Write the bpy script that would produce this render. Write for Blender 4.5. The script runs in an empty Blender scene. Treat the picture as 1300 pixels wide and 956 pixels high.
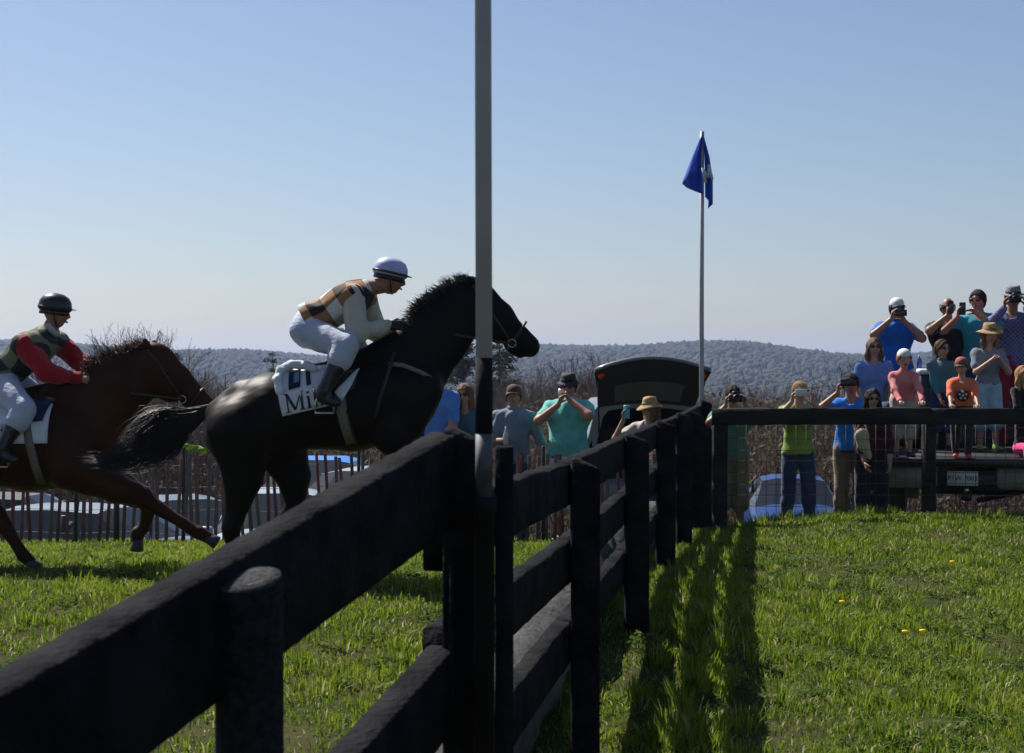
import bpy, math, random
import numpy as np
random.seed(7); RNG = np.random.default_rng(7)
SC = bpy.context.scene
COL = SC.collection
R = math.radians
# ------------------------------------------------------------------ camera, sky, sun, exposure
CZ = 1.75                     # camera height above the near ground
FPX, HX, HY = 2000.0, 650.0, 470.0
cam_d = bpy.data.cameras.new('camera'); cam = bpy.data.objects.new('camera', cam_d); COL.objects.link(cam)
cam.location = (0, 0, CZ); cam.rotation_euler = (R(90), 0, 0)
cam_d.sensor_width = 36; cam_d.lens = FPX * 36 / 1300
cam_d.shift_y = (HY - 478) / 1300
cam_d.clip_start = .1; cam_d.clip_end = 30000
cam_d.dof.use_dof = True; cam_d.dof.focus_distance = 12.0; cam_d.dof.aperture_fstop = 9
SC.camera = cam
SUN_AZ, SUN_EL = -42.0, 50.0          # azimuth from +Y towards +X, elevation
W = bpy.data.worlds.new('World'); SC.world = W; W.use_nodes = True
nt = W.node_tree
sky = nt.nodes.new('ShaderNodeTexSky'); sky.sky_type = 'NISHITA'; sky.sun_disc = False
sky.sun_elevation = R(SUN_EL); sky.sun_rotation = R(SUN_AZ)
sky.air_density = 1.1; sky.dust_density = .9; sky.ozone_density = 5.0; sky.altitude = 100
bg = nt.nodes['Background']; bg.inputs['Strength'].default_value = 0.057
tint = nt.nodes.new('ShaderNodeMix'); tint.data_type = 'RGBA'; tint.blend_type = 'MULTIPLY'; tint.inputs[0].default_value = 1; tint.inputs[7].default_value = (1.08, 1.0, 1.0, 1)
nt.links.new(sky.outputs['Color'], tint.inputs[6]); nt.links.new(tint.outputs[2], bg.inputs['Color'])
sun_d = bpy.data.lights.new('sun', 'SUN'); sun = bpy.data.objects.new('sun', sun_d); COL.objects.link(sun)
sun_d.energy = 5.0; sun_d.angle = R(.53); sun_d.color = (1, .95, .87)
sun.location = (-20, 25, 40)
sun.rotation_euler = (R(90 - SUN_EL), 0, R(180 - SUN_AZ))
VS = SC.view_settings
VS.view_transform = 'Standard'; VS.look = 'None'; VS.exposure = 0.74; VS.gamma = 1; VS.use_curve_mapping = False

def V(*a): return np.array(a, float)
def P(px, py, d):             # a pixel of the photograph and a distance -> a point
    return V((px - HX) / FPX * d, d, CZ - (py - HY) / FPX * d)
def nrm(v): v = np.asarray(v, float); return v / (np.linalg.norm(v) + 1e-12)
def smooth(a, b, t):
    t = np.clip((t - a) / (b - a), 0, 1); return t * t * (3 - 2 * t)

# ------------------------------------------------------------------ materials
MATS = {}
def mat(name, col, rough=.6, metal=0., var=0., scale=20., bump=0., bscale=None, spec=.5, trans=0., sheen=0., coat=0., col2=None, stretch=None, coords='Object'):
    if name in MATS: return MATS[name]
    m = bpy.data.materials.new(name); m.use_nodes = True; MATS[name] = m
    t = m.node_tree; b = t.nodes['Principled BSDF']
    b.inputs['Base Color'].default_value = (*col, 1); b.inputs['Roughness'].default_value = rough
    b.inputs['Metallic'].default_value = metal; b.inputs['Specular IOR Level'].default_value = spec
    if sheen: b.inputs['Sheen Weight'].default_value = sheen
    if coat: b.inputs['Coat Weight'].default_value = coat; b.inputs['Coat Roughness'].default_value = .08
    if var or bump or col2:
        tc = t.nodes.new('ShaderNodeTexCoord'); src = tc.outputs[coords]
        if stretch:
            mp = t.nodes.new('ShaderNodeMapping'); mp.inputs['Scale'].default_value = stretch
            t.links.new(src, mp.inputs['Vector']); src = mp.outputs['Vector']
        n = t.nodes.new('ShaderNodeTexNoise'); n.inputs['Scale'].default_value = scale; n.inputs['Detail'].default_value = 5
        t.links.new(src, n.inputs['Vector'])
        if var or col2:
            cr = t.nodes.new('ShaderNodeValToRGB')
            c2 = col2 if col2 else tuple(min(1, c * (1 + var)) for c in col)
            c1 = col if col2 else tuple(c * (1 - var) for c in col)
            cr.color_ramp.elements[0].position = .35; cr.color_ramp.elements[1].position = .65
            cr.color_ramp.elements[0].color = (*c1, 1); cr.color_ramp.elements[1].color = (*c2, 1)
            t.links.new(n.outputs['Fac'], cr.inputs['Fac']); t.links.new(cr.outputs['Color'], b.inputs['Base Color'])
        if bump:
            n2 = n
            if bscale:
                n2 = t.nodes.new('ShaderNodeTexNoise'); n2.inputs['Scale'].default_value = bscale; n2.inputs['Detail'].default_value = 6
                t.links.new(src, n2.inputs['Vector'])
            bp = t.nodes.new('ShaderNodeBump'); bp.inputs['Strength'].default_value = bump; bp.inputs['Distance'].default_value = .02
            t.links.new(n2.outputs['Fac'], bp.inputs['Height']); t.links.new(bp.outputs['Normal'], b.inputs['Normal'])
    if trans:
        tr = t.nodes.new('ShaderNodeBsdfTranslucent'); mx = t.nodes.new('ShaderNodeMixShader'); mx.inputs[0].default_value = trans
        bc = b.inputs['Base Color']
        if bc.is_linked: t.links.new(bc.links[0].from_socket, tr.inputs['Color'])
        else: tr.inputs['Color'].default_value = (*col, 1)
        t.links.new(b.outputs[0], mx.inputs[1]); t.links.new(tr.outputs[0], mx.inputs[2])
        t.links.new(mx.outputs[0], t.nodes['Material Output'].inputs['Surface'])
    return m
def cloth(name, col, var=.12, trans=.12): return mat(name, col, .85, var=var, scale=9, bump=.25, bscale=25, spec=.2, sheen=.2, trans=trans)
def mat_attr(name, stops, rough=.6, trans=0., spec=.3):       # colour by the 'shade' attribute through a ramp
    m = bpy.data.materials.new(name); m.use_nodes = True; t = m.node_tree; b = t.nodes['Principled BSDF']
    a = t.nodes.new('ShaderNodeAttribute'); a.attribute_name = 'shade'
    cr = t.nodes.new('ShaderNodeValToRGB'); el = cr.color_ramp.elements
    while len(el) < len(stops): el.new(.5)
    for e, (p, c) in zip(el, stops): e.position = p; e.color = (*c, 1)
    t.links.new(a.outputs['Fac'], cr.inputs['Fac']); t.links.new(cr.outputs['Color'], b.inputs['Base Color'])
    b.inputs['Roughness'].default_value = rough; b.inputs['Specular IOR Level'].default_value = spec
    if trans:
        tr = t.nodes.new('ShaderNodeBsdfTranslucent'); mx = t.nodes.new('ShaderNodeMixShader'); mx.inputs[0].default_value = trans
        t.links.new(cr.outputs['Color'], tr.inputs['Color']); t.links.new(b.outputs[0], mx.inputs[1]); t.links.new(tr.outputs[0], mx.inputs[2])
        t.links.new(mx.outputs[0], t.nodes['Material Output'].inputs['Surface'])
    return m

# ------------------------------------------------------------------ mesh collecting
class MB:
    def __init__(s): s.v = []; s.n = 0; s.l = []; s.sz = []; s.m = []; s.a = []
    def add(s, vf, m=0, shade=None):
        v, f = vf; v = np.asarray(v, float)
        if isinstance(f, np.ndarray):
            s.l.append((f + s.n).ravel()); s.sz.append(np.full(len(f), f.shape[1])); k = len(f)
        else:
            s.l.append(np.array([i for q in f for i in q]) + s.n); s.sz.append(np.array([len(q) for q in f])); k = len(f)
        s.m.append(np.full(k, m)); s.v.append(v); s.n += len(v)
        s.a.append(np.zeros(len(v)) if shade is None else np.broadcast_to(shade, len(v)))
        return s
    def mesh(s, name, mats, smooth_=True, attr=False):
        me = bpy.data.meshes.new(name)
        v = np.concatenate(s.v); l = np.concatenate(s.l).astype(np.int32); sz = np.concatenate(s.sz).astype(np.int32)
        me.vertices.add(len(v)); me.vertices.foreach_set('co', v.astype(np.float32).ravel())
        me.loops.add(len(l)); me.loops.foreach_set('vertex_index', l)
        me.polygons.add(len(sz)); st = np.zeros(len(sz), np.int32); st[1:] = np.cumsum(sz)[:-1]
        me.polygons.foreach_set('loop_start', st)
        try: me.polygons.foreach_set('loop_total', sz)
        except Exception: pass
        me.polygons.foreach_set('material_index', np.concatenate(s.m).astype(np.int32))
        if smooth_: me.polygons.foreach_set('use_smooth', np.ones(len(sz), bool))
        if attr:
            at = me.attributes.new('shade', 'FLOAT', 'POINT'); at.data.foreach_set('value', np.concatenate(s.a).astype(np.float32))
        for m in (mats if isinstance(mats, (list, tuple)) else [mats]): me.materials.append(m)
        me.update(calc_edges=True); me.validate()
        return me
    def obj(s, name, mats, parent=None, smooth_=True, attr=False):
        return link(name, s.mesh(name, mats, smooth_, attr), parent)
def link(name, me, parent=None):
    o = bpy.data.objects.new(name, me); COL.objects.link(o)
    if parent is not None:
        o.parent = parent; pl = V(*parent.location)
        pp = parent
        off = V(*pp.location)
        while pp.parent is not None: pp = pp.parent; off = off + V(*pp.location)
        o.location = -off            # meshes are written in world coordinates, things sit at their base
    return o
def tag(o, label, cat, group=None, kind=None):
    if label: o['label'] = label
    if cat: o['category'] = cat
    if group: o['group'] = group
    if kind: o['kind'] = kind
    return o
def thing(name, loc, label, cat, group=None):
    o = bpy.data.objects.new(name, None); COL.objects.link(o); o.location = [float(c) for c in loc]; o.empty_display_size = .1
    return tag(o, label, cat, group)

# ------------------------------------------------------------------ primitives -> (verts, faces)
def box(lo, hi, bev=0.):
    x0, y0, z0 = lo; x1, y1, z1 = hi
    if bev <= 0:
        v = [(x0,y0,z0),(x1,y0,z0),(x1,y1,z0),(x0,y1,z0),(x0,y0,z1),(x1,y0,z1),(x1,y1,z1),(x0,y1,z1)]
        return V(*v).reshape(-1, 3), [(0,3,2,1),(4,5,6,7),(0,1,5,4),(1,2,6,5),(2,3,7,6),(3,0,4,7)]
    b = bev; rings = []
    for z, i in ((z0, b), (z0 + b, 0), (z1 - b, 0), (z1, b)):
        c = b
        xa, xb, ya, yb = x0 + i, x1 - i, y0 + i, y1 - i
        rings.append([(xa+c,ya,z),(xb-c,ya,z),(xb,ya+c,z),(xb,yb-c,z),(xb-c,yb,z),(xa+c,yb,z),(xa,yb-c,z),(xa,ya+c,z)])
    return loft(rings)
def loft(rings, cap=True, closed=True):
    n = len(rings[0]); v = np.array(rings, float).reshape(-1, 3); f = []
    for i in range(len(rings) - 1):
        for j in range(n if closed else n - 1):
            k = (j + 1) % n; f.append((i*n+j, i*n+k, (i+1)*n+k, (i+1)*n+j))
    if cap and closed: f.append(tuple(range(n))[::-1]); f.append(tuple(range((len(rings)-1)*n, len(rings)*n)))
    return v, f
def frame(d):
    d = nrm(d); a = V(0,0,1) if abs(d[2]) < .9 else V(1,0,0)
    u = nrm(np.cross(a, d)); return u, np.cross(d, u)
def tube(pts, rad, n=8, cap=True):
    pts = np.asarray(pts, float); k = len(pts); rad = np.broadcast_to(rad, k); rings = []
    u, w = frame(pts[min(1,k-1)] - pts[0])
    for i in range(k):
        d = nrm(pts[min(i+1,k-1)] - pts[max(i-1,0)])
        u = nrm(u - d * np.dot(u, d)); w = np.cross(d, u)
        rings.append([pts[i] + rad[i] * (math.cos(a) * u + math.sin(a) * w) for a in np.arange(n) * 2 * math.pi / n])
    return loft(rings, cap)
def sphere(c, r, nu=12, nv=8, ax=None):
    r = np.broadcast_to(r, 3); c = np.asarray(c, float); rings = []
    ax = np.eye(3) if ax is None else np.array(ax)
    for i in range(nv + 1):
        t = math.pi * min(max(i, .02), nv - .02) / nv
        rings.append([c + (V(math.sin(t)*math.cos(p)*r[0], math.sin(t)*math.sin(p)*r[1], -math.cos(t)*r[2]) @ ax) for p in np.arange(nu) * 2 * math.pi / nu])
    return loft(rings)
def lathe(c, prof, n=20, ax=None, wob=0.):
    ax = np.eye(3) if ax is None else np.array(ax); rings = []
    for r, z, *s in prof:
        sx, sy = (s + [1, 1])[:2] if s else (1, 1)
        rings.append([np.asarray(c) + (V(r*sx*math.cos(p), r*sy*math.sin(p), z + wob * r * math.cos(2*p)) @ ax) for p in np.arange(n) * 2 * math.pi / n])
    return loft(rings)
def bar(p0, p1, w, h, up=(0,0,1), bev=0.):          # a straight board w thick, h tall
    p0, p1 = np.asarray(p0, float), np.asarray(p1, float); d = nrm(p1 - p0)
    s = nrm(np.cross(d, up)); u = np.cross(s, d); v, f = box((-w/2, -h/2, 0), (w/2, h/2, np.linalg.norm(p1-p0)), bev)
    return p0 + v[:, :1] * s + v[:, 1:2] * u + v[:, 2:] * d, f

# ------------------------------------------------------------------ smooth implicit bodies
class Field:
    def __init__(s, lo, hi, h):
        s.lo = np.asarray(lo, float); s.h = h; s.sh = tuple(int(math.ceil(c)) + 1 for c in (np.asarray(hi) - s.lo) / h)
        s.F = np.full(s.sh, .6, np.float32)
    def region(s, lo, hi):
        a = np.maximum(0, np.floor((lo - s.lo) / s.h).astype(int)); b = np.minimum(s.sh, np.ceil((hi - s.lo) / s.h).astype(int) + 1)
        return a, b
    def pts(s, a, b):
        return [(s.lo[i] + s.h * np.arange(a[i], b[i])).astype(np.float32).reshape([-1 if j == i else 1 for j in range(3)]) for i in range(3)]
    def put(s, a, b, D, k):
        sl = tuple(slice(a[i], b[i]) for i in range(3)); F = s.F[sl]
        h = np.clip(.5 + .5 * (F - D) / k, 0, 1); s.F[sl] = F + (D - F) * h - k * h * (1 - h)
    def cone(s, p0, p1, r0, r1, k=.03, e=None, fl=1.):
        p0 = np.asarray(p0, float); p1 = np.asarray(p1, float); rm = max(r0, r1) * max(1, fl) + k + 2 * s.h
        a, b = s.region(np.minimum(p0, p1) - rm, np.maximum(p0, p1) + rm)
        if np.any(b <= a): return s
        x, y, z = s.pts(a, b); q = [x - p0[0], y - p0[1], z - p0[2]]; d = p1 - p0
        if e is not None:
            e = nrm(e); g = 1 / fl - 1; de = float(np.dot(d, e)); t = q[0]*e[0] + q[1]*e[1] + q[2]*e[2]
            q = [q[i] + g * t * e[i] for i in range(3)]; d = d + g * de * e
        L = float(np.dot(d, d)) + 1e-12
        t = np.clip((q[0]*d[0] + q[1]*d[1] + q[2]*d[2]) / L, 0, 1)
        D = np.sqrt((q[0]-t*d[0])**2 + (q[1]-t*d[1])**2 + (q[2]-t*d[2])**2) - (r0 + (r1 - r0) * t)
        s.put(a, b, D, k); return s
    def cut(s, p, n, k=None):                # keep the side that n points away from
        x, y, z = s.pts((0,0,0), s.sh); n = nrm(n); p = np.asarray(p, float)
        s.F = np.maximum(s.F, ((x-p[0])*n[0] + (y-p[1])*n[1] + (z-p[2])*n[2]).astype(np.float32)); return s
    def carve(s, c, r, k=.01):
        x, y, z = s.pts((0,0,0), s.sh); c = np.asarray(c, float); r = np.broadcast_to(r, 3)
        q = np.sqrt(((x-c[0])/r[0])**2 + ((y-c[1])/r[1])**2 + ((z-c[2])/r[2])**2)
        s.F = np.maximum(s.F, ((1 - q) * min(r)).astype(np.float32)); return s
    def folds(s, amp, freq, seed=0):
        x, y, z = s.pts((0,0,0), s.sh); r = np.random.default_rng(seed); D = 0
        for i in range(4):
            w = r.normal(size=3) * freq * (1 + .5 * i); D = D + np.sin(x*w[0] + y*w[1] + z*w[2]*.5 + r.uniform(0, 6)) / (1 + .5*i)
        s.F = s.F + (amp * D).astype(np.float32); return s
    def surf(s):
        F = s.F; S = F < 0; c = [F[i:F.shape[0]-1+i, j:F.shape[1]-1+j, k:F.shape[2]-1+k] for i in (0,1) for j in (0,1) for k in (0,1)]
        n = sum((q < 0).astype(np.int8) for q in c); I = np.argwhere((n > 0) & (n < 8))
        f = [q[I[:,0], I[:,1], I[:,2]] for q in c]
        off = np.array([(i,j,k) for i in (0,1) for j in (0,1) for k in (0,1)], float)
        acc = np.zeros((len(I), 3)); cnt = np.zeros(len(I))
        for a in range(8):
            for bt in (1, 2, 4):
                b = a | bt
                if b == a: continue
                m = (f[a] < 0) != (f[b] < 0); t = np.where(m, f[a] / (f[a] - f[b] + 1e-20), 0)
                acc += np.where(m[:, None], off[a] + t[:, None] * (off[b] - off[a]), 0); cnt += m
        v = s.lo + s.h * (I + acc / cnt[:, None])
        idx = -np.ones(n.shape, np.int64); idx[I[:,0], I[:,1], I[:,2]] = np.arange(len(I)); Q = []
        for ax in range(3):
            sl0 = [slice(None)]*3; sl1 = [slice(None)]*3; sl0[ax] = slice(0, -1); sl1[ax] = slice(1, None)
            A = S[tuple(sl0)]; B = S[tuple(sl1)]; E = np.argwhere(A != B); o1, o2 = [i for i in range(3) if i != ax]
            ok = (E[:,o1] > 0) & (E[:,o2] > 0) & (E[:,o1] < F.shape[o1]-1) & (E[:,o2] < F.shape[o2]-1); E = E[ok]
            if not len(E): continue
            def g(d1, d2):
                e = E.copy(); e[:,o1] -= d1; e[:,o2] -= d2; return idx[e[:,0], e[:,1], e[:,2]]
            q = np.stack([g(1,1), g(0,1), g(0,0), g(1,0)], 1)
            fl = A[E[:,0], E[:,1], E[:,2]]
            if ax == 1: fl = ~fl
            q[~fl] = q[~fl][:, ::-1]; Q.append(q)
        Q = np.concatenate(Q); Q = Q[(Q >= 0).all(1)]
        return v, Q
def field_for(pts, rad, h):
    p = np.array(pts, float); return Field(p.min(0) - rad, p.max(0) + rad, h)
# ------------------------------------------------------------------ terrain
LD = [(-40,0),(0,0),(5,.08),(8,.2),(10.5,.34),(13,.2),(16,-.04),(18,-.24),(21,-.8),(26,-1.5),(32,-2.2),(60,-4.2),(120,-8),(300,-13),(700,-16),(1000,-6),(1350,14),(1600,18),(2600,4),(9000,0)]
RD = [(-40,0),(0,0),(5,0),(8,.02),(10.5,.05),(13,.15),(15.5,.26),(16,.25),(16.5,.12),(17,0),(18,-.1),(21,-.42),(26,-1.3),(32,-2.2),(60,-4.2),(120,-8),(300,-13),(700,-16),(1000,-6),(1350,14),(1600,18),(2600,4),(9000,0)]
def curve(tab, d):
    x = np.array([a for a, b in tab], float); y = np.array([b for a, b in tab], float)
    m = np.gradient(y, x); i = np.clip(np.searchsorted(x, d) - 1, 0, len(x) - 2); h = x[i+1] - x[i]; t = np.clip((d - x[i]) / h, 0, 1)
    return (2*t**3-3*t**2+1)*y[i] + (t**3-2*t**2+t)*h*m[i] + (-2*t**3+3*t**2)*y[i+1] + (t**3-t**2)*h*m[i+1]
def ground_z(X, d):
    X = np.asarray(X, float); d = np.asarray(d, float)
    w = smooth(-1.2, 2.0, X - .1 * np.clip(d, 0, 30))
    z = curve(LD, d) * (1 - w) + curve(RD, d) * w
    z = z + .018 * np.sin(X * 1.3 + 1.7 * np.sin(d * .8)) * np.sin(d * 1.1 + .6)
    f = smooth(400, 1300, d)
    a = X / np.maximum(d, 1)
    z = z + f * (4.5 * np.sin(a * 17 + .6) + 3 * np.sin(a * 41 + 2) + 2 * np.sin(X * .011 + d * .004) + 2 * smooth(.03, .14, a) * smooth(.45, .2, a))
    return z
def make_ground():
    u = np.linspace(-1, 1, 161); X = 5 * np.sinh(u * 7.2) / np.cosh(0); X = np.sign(u) * 4.2 * np.sinh(np.abs(u) * 7.4)
    t = np.linspace(0, 1, 220); D = -30 + 30 * t * 0; D = 3.2 * np.sinh(t * 8.4) - 12
    gx, gd = np.meshgrid(X, D); z = ground_z(gx, gd)
    v = np.stack([gx, gd, z], -1).reshape(-1, 3); n = len(X); i = np.arange(len(D) - 1)[:, None] * n + np.arange(n - 1)[None]
    f = np.stack([i, i + 1, i + n + 1, i + n], -1).reshape(-1, 4)
    m = mat('soil_and_turf', (.03, .032, .012), .95, scale=2.2, bump=.6, bscale=18, spec=.05, col2=(.055, .052, .02))
    o = MB().add((v, f)).obj('ground', m); tag(o, 'rolling grassy ground of the race course and valley', None, kind='structure')
make_ground()

# ------------------------------------------------------------------ the timber jump: line, rails and posts
JX = lambda d: -.02 + .162 * (d - 4.6)
JD = nrm(V(.162, 1, 0)); JN = V(JD[1], -JD[0], 0)       # along the fence; towards the camera side (right)
def black_timber():
    m = mat('black_timber', (.006, .006, .0075), .9, scale=7, bump=.7, bscale=45, spec=.04, col2=(.017, .017, .019), stretch=(1, 1, 1))
    return m
TIM = black_timber()
def wob_board(p0, p1, w, h, n=9, amp=.003, seed=0, bev=.006):
    r = np.random.default_rng(seed); p0 = np.asarray(p0, float); p1 = np.asarray(p1, float); d = nrm(p1 - p0); s = nrm(np.cross(d, (0,0,1))); u = np.cross(s, d)
    rings = []
    for i in range(n):
        c = p0 + (p1 - p0) * i / (n - 1); a = r.normal(size=8) * amp; W2, H2 = w / 2, h / 2; b = bev
        q = [(-W2+b, -H2), (W2-b, -H2), (W2, -H2+b), (W2, H2-b), (W2-b, H2), (-W2+b, H2), (-W2, H2-b), (-W2, -H2+b)]
        rings.append([c + s * (x + a[k] * .5) + u * (y + a[(k+3) % 8] * (1 if y > 0 else .6)) for k, (x, y) in enumerate(q)])
    return loft(rings)
def timber_fence():
    t = thing('timber_jump', (JX(9.2), 9.2, ground_z(JX(9.2), 9.2)), 'black three-rail timber jump between the two flag poles', 'jump')
    ds = [4.0 + 2.62 * i for i in range(7)]
    tops = [1.59, 1.365, 1.36, 1.355, 1.34, 1.28, 1.36]
    for i, (d, zt) in enumerate(zip(ds, tops)):
        c = V(JX(d), d, 0); g = ground_z(c[0], c[1]); w = (.056, .06, .069, .07, .07, .068, .066)[i]
        rings = []
        for z in np.linspace(g - .3, zt - .012, 7).tolist() + [zt]:
            k = .75 if z == zt else 1
            dz = -.015 if z == zt else 0
            rings.append([c + V(x * w * k + random.uniform(-.002, .002), y * w * k + random.uniform(-.002, .002), z + (.02 * -x if z >= zt - .013 else 0)) for x, y in ((-.85,-1),(.85,-1),(1,-.85),(1,.85),(.85,1),(-.85,1),(-1,.85),(-1,-.85))])
        MB().add(loft(rings)).obj('post', TIM, t, False)
    for i in range(6):
        for k, zr in enumerate((1.36, 1.03, .695)):
            d0, d1 = ds[i] + (.1 if i == 0 else .004), ds[i+1] - .004
            dz0 = .045 if (i == 0 and k < 2) else 0
            far = [0, 0, -.005, -.02, -.045, -.05, -.05]
            p0 = V(JX(d0), d0, zr - .09 + dz0 + far[i]) - JN * .10; p1 = V(JX(d1), d1, zr - .09 + far[i+1]) - JN * .10
            MB().add(wob_board(p0, p1, .07, .18, n=26, amp=.003, seed=i * 3 + k)).obj('rail', TIM, t, False)
    return t
timber_fence()
# the take-off log on the far side of the rails
def log_():
    d = np.linspace(4.6, 19.4, 60); r = np.random.default_rng(3); c = np.stack([JX(d) - .40, d + .06, ground_z(JX(d) - .4, d) + .17], 1)
    m = mat('bark_black', (.016, .016, .017), .8, scale=9, bump=.9, bscale=18, col2=(.04, .038, .036))
    rings = []; n = 22; u, w = V(1, -.16, 0), V(0, 0, 1); u = nrm(u)
    ph = r.uniform(0, 6, n)
    for i, p in enumerate(c):
        rings.append([p + (.21 + .016 * math.sin(i * 1.9 + ph[j]) + r.normal() * .006) * (math.cos(a) * u + math.sin(a) * w) for j, a in enumerate(np.arange(n) * 2 * math.pi / n)])
    o = MB().add(loft(rings)).obj('ground_log', m); tag(o, 'dark rough log lying along the foot of the timber jump', 'log')
log_()
# the sloping wing towards the camera
def wing():
    t = thing('wing_fence', (-.45, 3.0, 0), 'sloping black board wing fence leading up to the tall flag pole', 'fence')
    A = V(-.15, 3.98, 0); D = V(-.286, -.93, 0); E = A + D * 2.75; N = nrm(V(.93, -.286, 0))
    for k, (z0, sl, h) in enumerate(((1.594, .1505, .23), (1.06, .2, .2))):
        p0 = A + V(0, 0, z0 - h / 2); p1 = E + V(0, 0, z0 - 2.75 * .973 * sl - h / 2)
        MB().add(wob_board(p0 - N * .02, p1 - N * .02, .078, h, n=90, amp=.0014, seed=40 + k)).obj('board', TIM, t, False)
    c = V(-.463, 2.78, 0); prof = [(.061, -.2), (.0605, .5), (.0598, 1.2), (.0595, 1.33)]
    rings = []
    for r, z in prof: rings.append([c + V(r * math.cos(a), r * math.sin(a), z) for a in np.arange(28) * 2 * math.pi / 28])
    for r, dz in ((.059, 0), (.056, .004), (.03, .007), (.004, .008)):
        rings.append([c + V(r * math.cos(a), r * math.sin(a), 1.372 + dz + (.008 * math.cos(a) + .014 * math.sin(a)) * r / .06) for a in np.arange(28) * 2 * math.pi / 28])
    m = mat('post_black', (.01, .01, .012), .85, scale=60, bump=.5, bscale=90, spec=.06, col2=(.022, .022, .025))
    MB().add(loft(rings)).obj('round_post', m, t)
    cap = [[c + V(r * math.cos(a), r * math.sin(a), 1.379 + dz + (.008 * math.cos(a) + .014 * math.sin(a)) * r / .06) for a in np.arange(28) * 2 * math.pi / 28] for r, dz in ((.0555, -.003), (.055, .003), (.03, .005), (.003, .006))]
    MB().add(loft(cap)).obj('sunlit_post_top', mat('sunlit_post_top', (.035, .035, .038), .9, scale=70, bump=.8, bscale=120, spec=.05, col2=(.075, .075, .08)), t)  # lighter grey paints the sunlit look onto the cut top of the post
    c2 = A + D * 2.6 + N * .09
    MB().add(tube([(c2[0], c2[1], -.2), (c2[0], c2[1], 1.15)], .06, 20)).obj('round_post', m, t)
wing()
# flag poles
def near_pole():
    t = thing('flag_pole', (-.07, 3.87, 0), 'tall thick grey pole standing at the near end of the jump', 'pole')
    m = mat('grey_pole', (.36, .37, .43), .45, scale=4, var=.1, spec=.3)
    dark_m = mat('pole_black', (.012, .012, .014), .8, scale=30, bump=.3, spec=.1)
    peel = mat('peeled_paint', (.03, .03, .032), .6, scale=16, col2=(.13, .13, .15), stretch=(1, 1, .5))
    x = (614.5 - HX) / FPX * 3.87
    MB().add(tube([(x, 3.87, 1.78), (x - .004, 3.87, 3.2), (x - .012, 3.87, 4.9)], .0205, 20)).obj('pole_tube', m, t)
    MB().add(tube([(x, 3.87, 1.595), (x, 3.87, 1.78)], .0215, 20)).obj('pole_dark', dark_m, t)  # darker length of the pole between the grey tube and the foot
    MB().add(tube([(x, 3.87, 1.44), (x, 3.87, 1.594)], .021, 20)).obj('pole_foot', peel, t)
    MB().add(lathe((x, 3.87, 1.40), [(.02, -1.6), (.026, -1.6), (.026, 0), (.031, .002), (.031, .04), (.022, .04)], 20)).obj('socket', dark_m, t)
    x2 = (641 - HX) / FPX * 4.05
    MB().add(box((x2 - .024, 3.9, -.2), (x2 + .022, 3.97, 1.56), .004)).obj('stake', TIM, t, False)
    MB().add(box((-.155, 3.9, .9), (-.142, 3.95, 1.31), .003)).obj('cleat', TIM, t, False)
near_pole()
def far_flag():
    d = 20.0; b = P(891, 600, d); x = b[0]; g = ground_z(x, d); top = P(891, 167, d)[2]
    t = thing('flag', (x, d, g), 'thin pale pole with a drooping blue flag at the far end of the jump', 'flag')
    m = mat('pale_pole', (.33, .33, .34), .5, var=.1, scale=5)
    MB().add(tube([(x, d, g - .2), (x - .004, d, 2.5), (x + .003, d, top)], [.031, .03, .027], 14)).obj('pole_tube', m, t)
    fm = cloth('flag_blue', (.012, .075, .5), trans=.35)
    # a square flag drooping in folds: columns run from the hoist out to the fly
    def q(px, py, dd): return P(px, py, d + dd)
    cols = [[q(893, 168, .0), q(893.5, 195, .02), q(893.5, 222, .02), q(893.5, 247, .0)],
            [q(891, 172, -.04), q(887, 198, -.08), q(884, 222, -.11), q(888, 245, -.09)],
            [q(889, 176, -.03), q(880, 200, -.03), q(873, 222, -.03), q(878, 241, -.03)],
            [q(889, 176, .03), q(878, 202, .08), q(866, 233, .12), q(872, 238, .1)]]
    colr = [[q(892, 168, -.03), q(894, 195, -.05), q(895, 222, -.05), q(895, 250, -.05)],
            [q(893, 172, -.07), q(898, 197, -.10), q(901, 225, -.11), q(900, 255, -.10)],
            [q(894, 174, -.03), q(901, 200, -.04), q(905, 228, -.03), q(905, 259, -.02)],
            [q(893, 180, .02), q(897, 205, .03), q(900, 232, .03), q(899, 265, .03)]]
    mb = MB()
    for C in (cols, colr):
        C = np.array(C); n = 13
        def res(a, n):
            s = np.linspace(0, len(a) - 1, n); i = np.clip(s.astype(int), 0, len(a) - 2); t_ = (s - i).reshape([-1] + [1] * (a.ndim - 1)); t_ = t_ * t_ * (3 - 2 * t_) * .5 + t_ * .5
            return a[i] * (1 - t_) + a[i+1] * t_
        G = res(C, n); G = np.swapaxes(res(np.swapaxes(G, 0, 1), n), 0, 1)
        v = G.reshape(-1, 3); i = np.arange(n - 1)[:, None] * n + np.arange(n - 1)[None]
        f = np.stack([i, i + 1, i + n + 1, i + n], -1).reshape(-1, 4); mb.add((v, f))
    fo = mb.obj('flag_cloth', fm, t)
    sm = fo.modifiers.new('thick', 'SOLIDIFY'); sm.thickness = .004
    # the white letter
    wm = mat('flag_white', (.5, .55, .65), .8, trans=.2)
    o = q(891.5, 213, -.135); e1 = (q(900, 209, -.145) - o); e2 = (q(896, 232, -.15) - o)
    lm = MB()
    for (a0, b0), (a1, b1) in (((0,0),(0,1)), ((0,0),(.5,.75)), ((.5,.75),(1,0)), ((1,0),(1,1))):
        p0 = o + e1 * a0 + e2 * b0; p1 = o + e1 * a1 + e2 * b1; lm.add(bar(p0, p1, .032, .005, up=(0, 1, 0)))
    lm.obj('letter', wm, fo, False)
far_flag()
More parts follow.
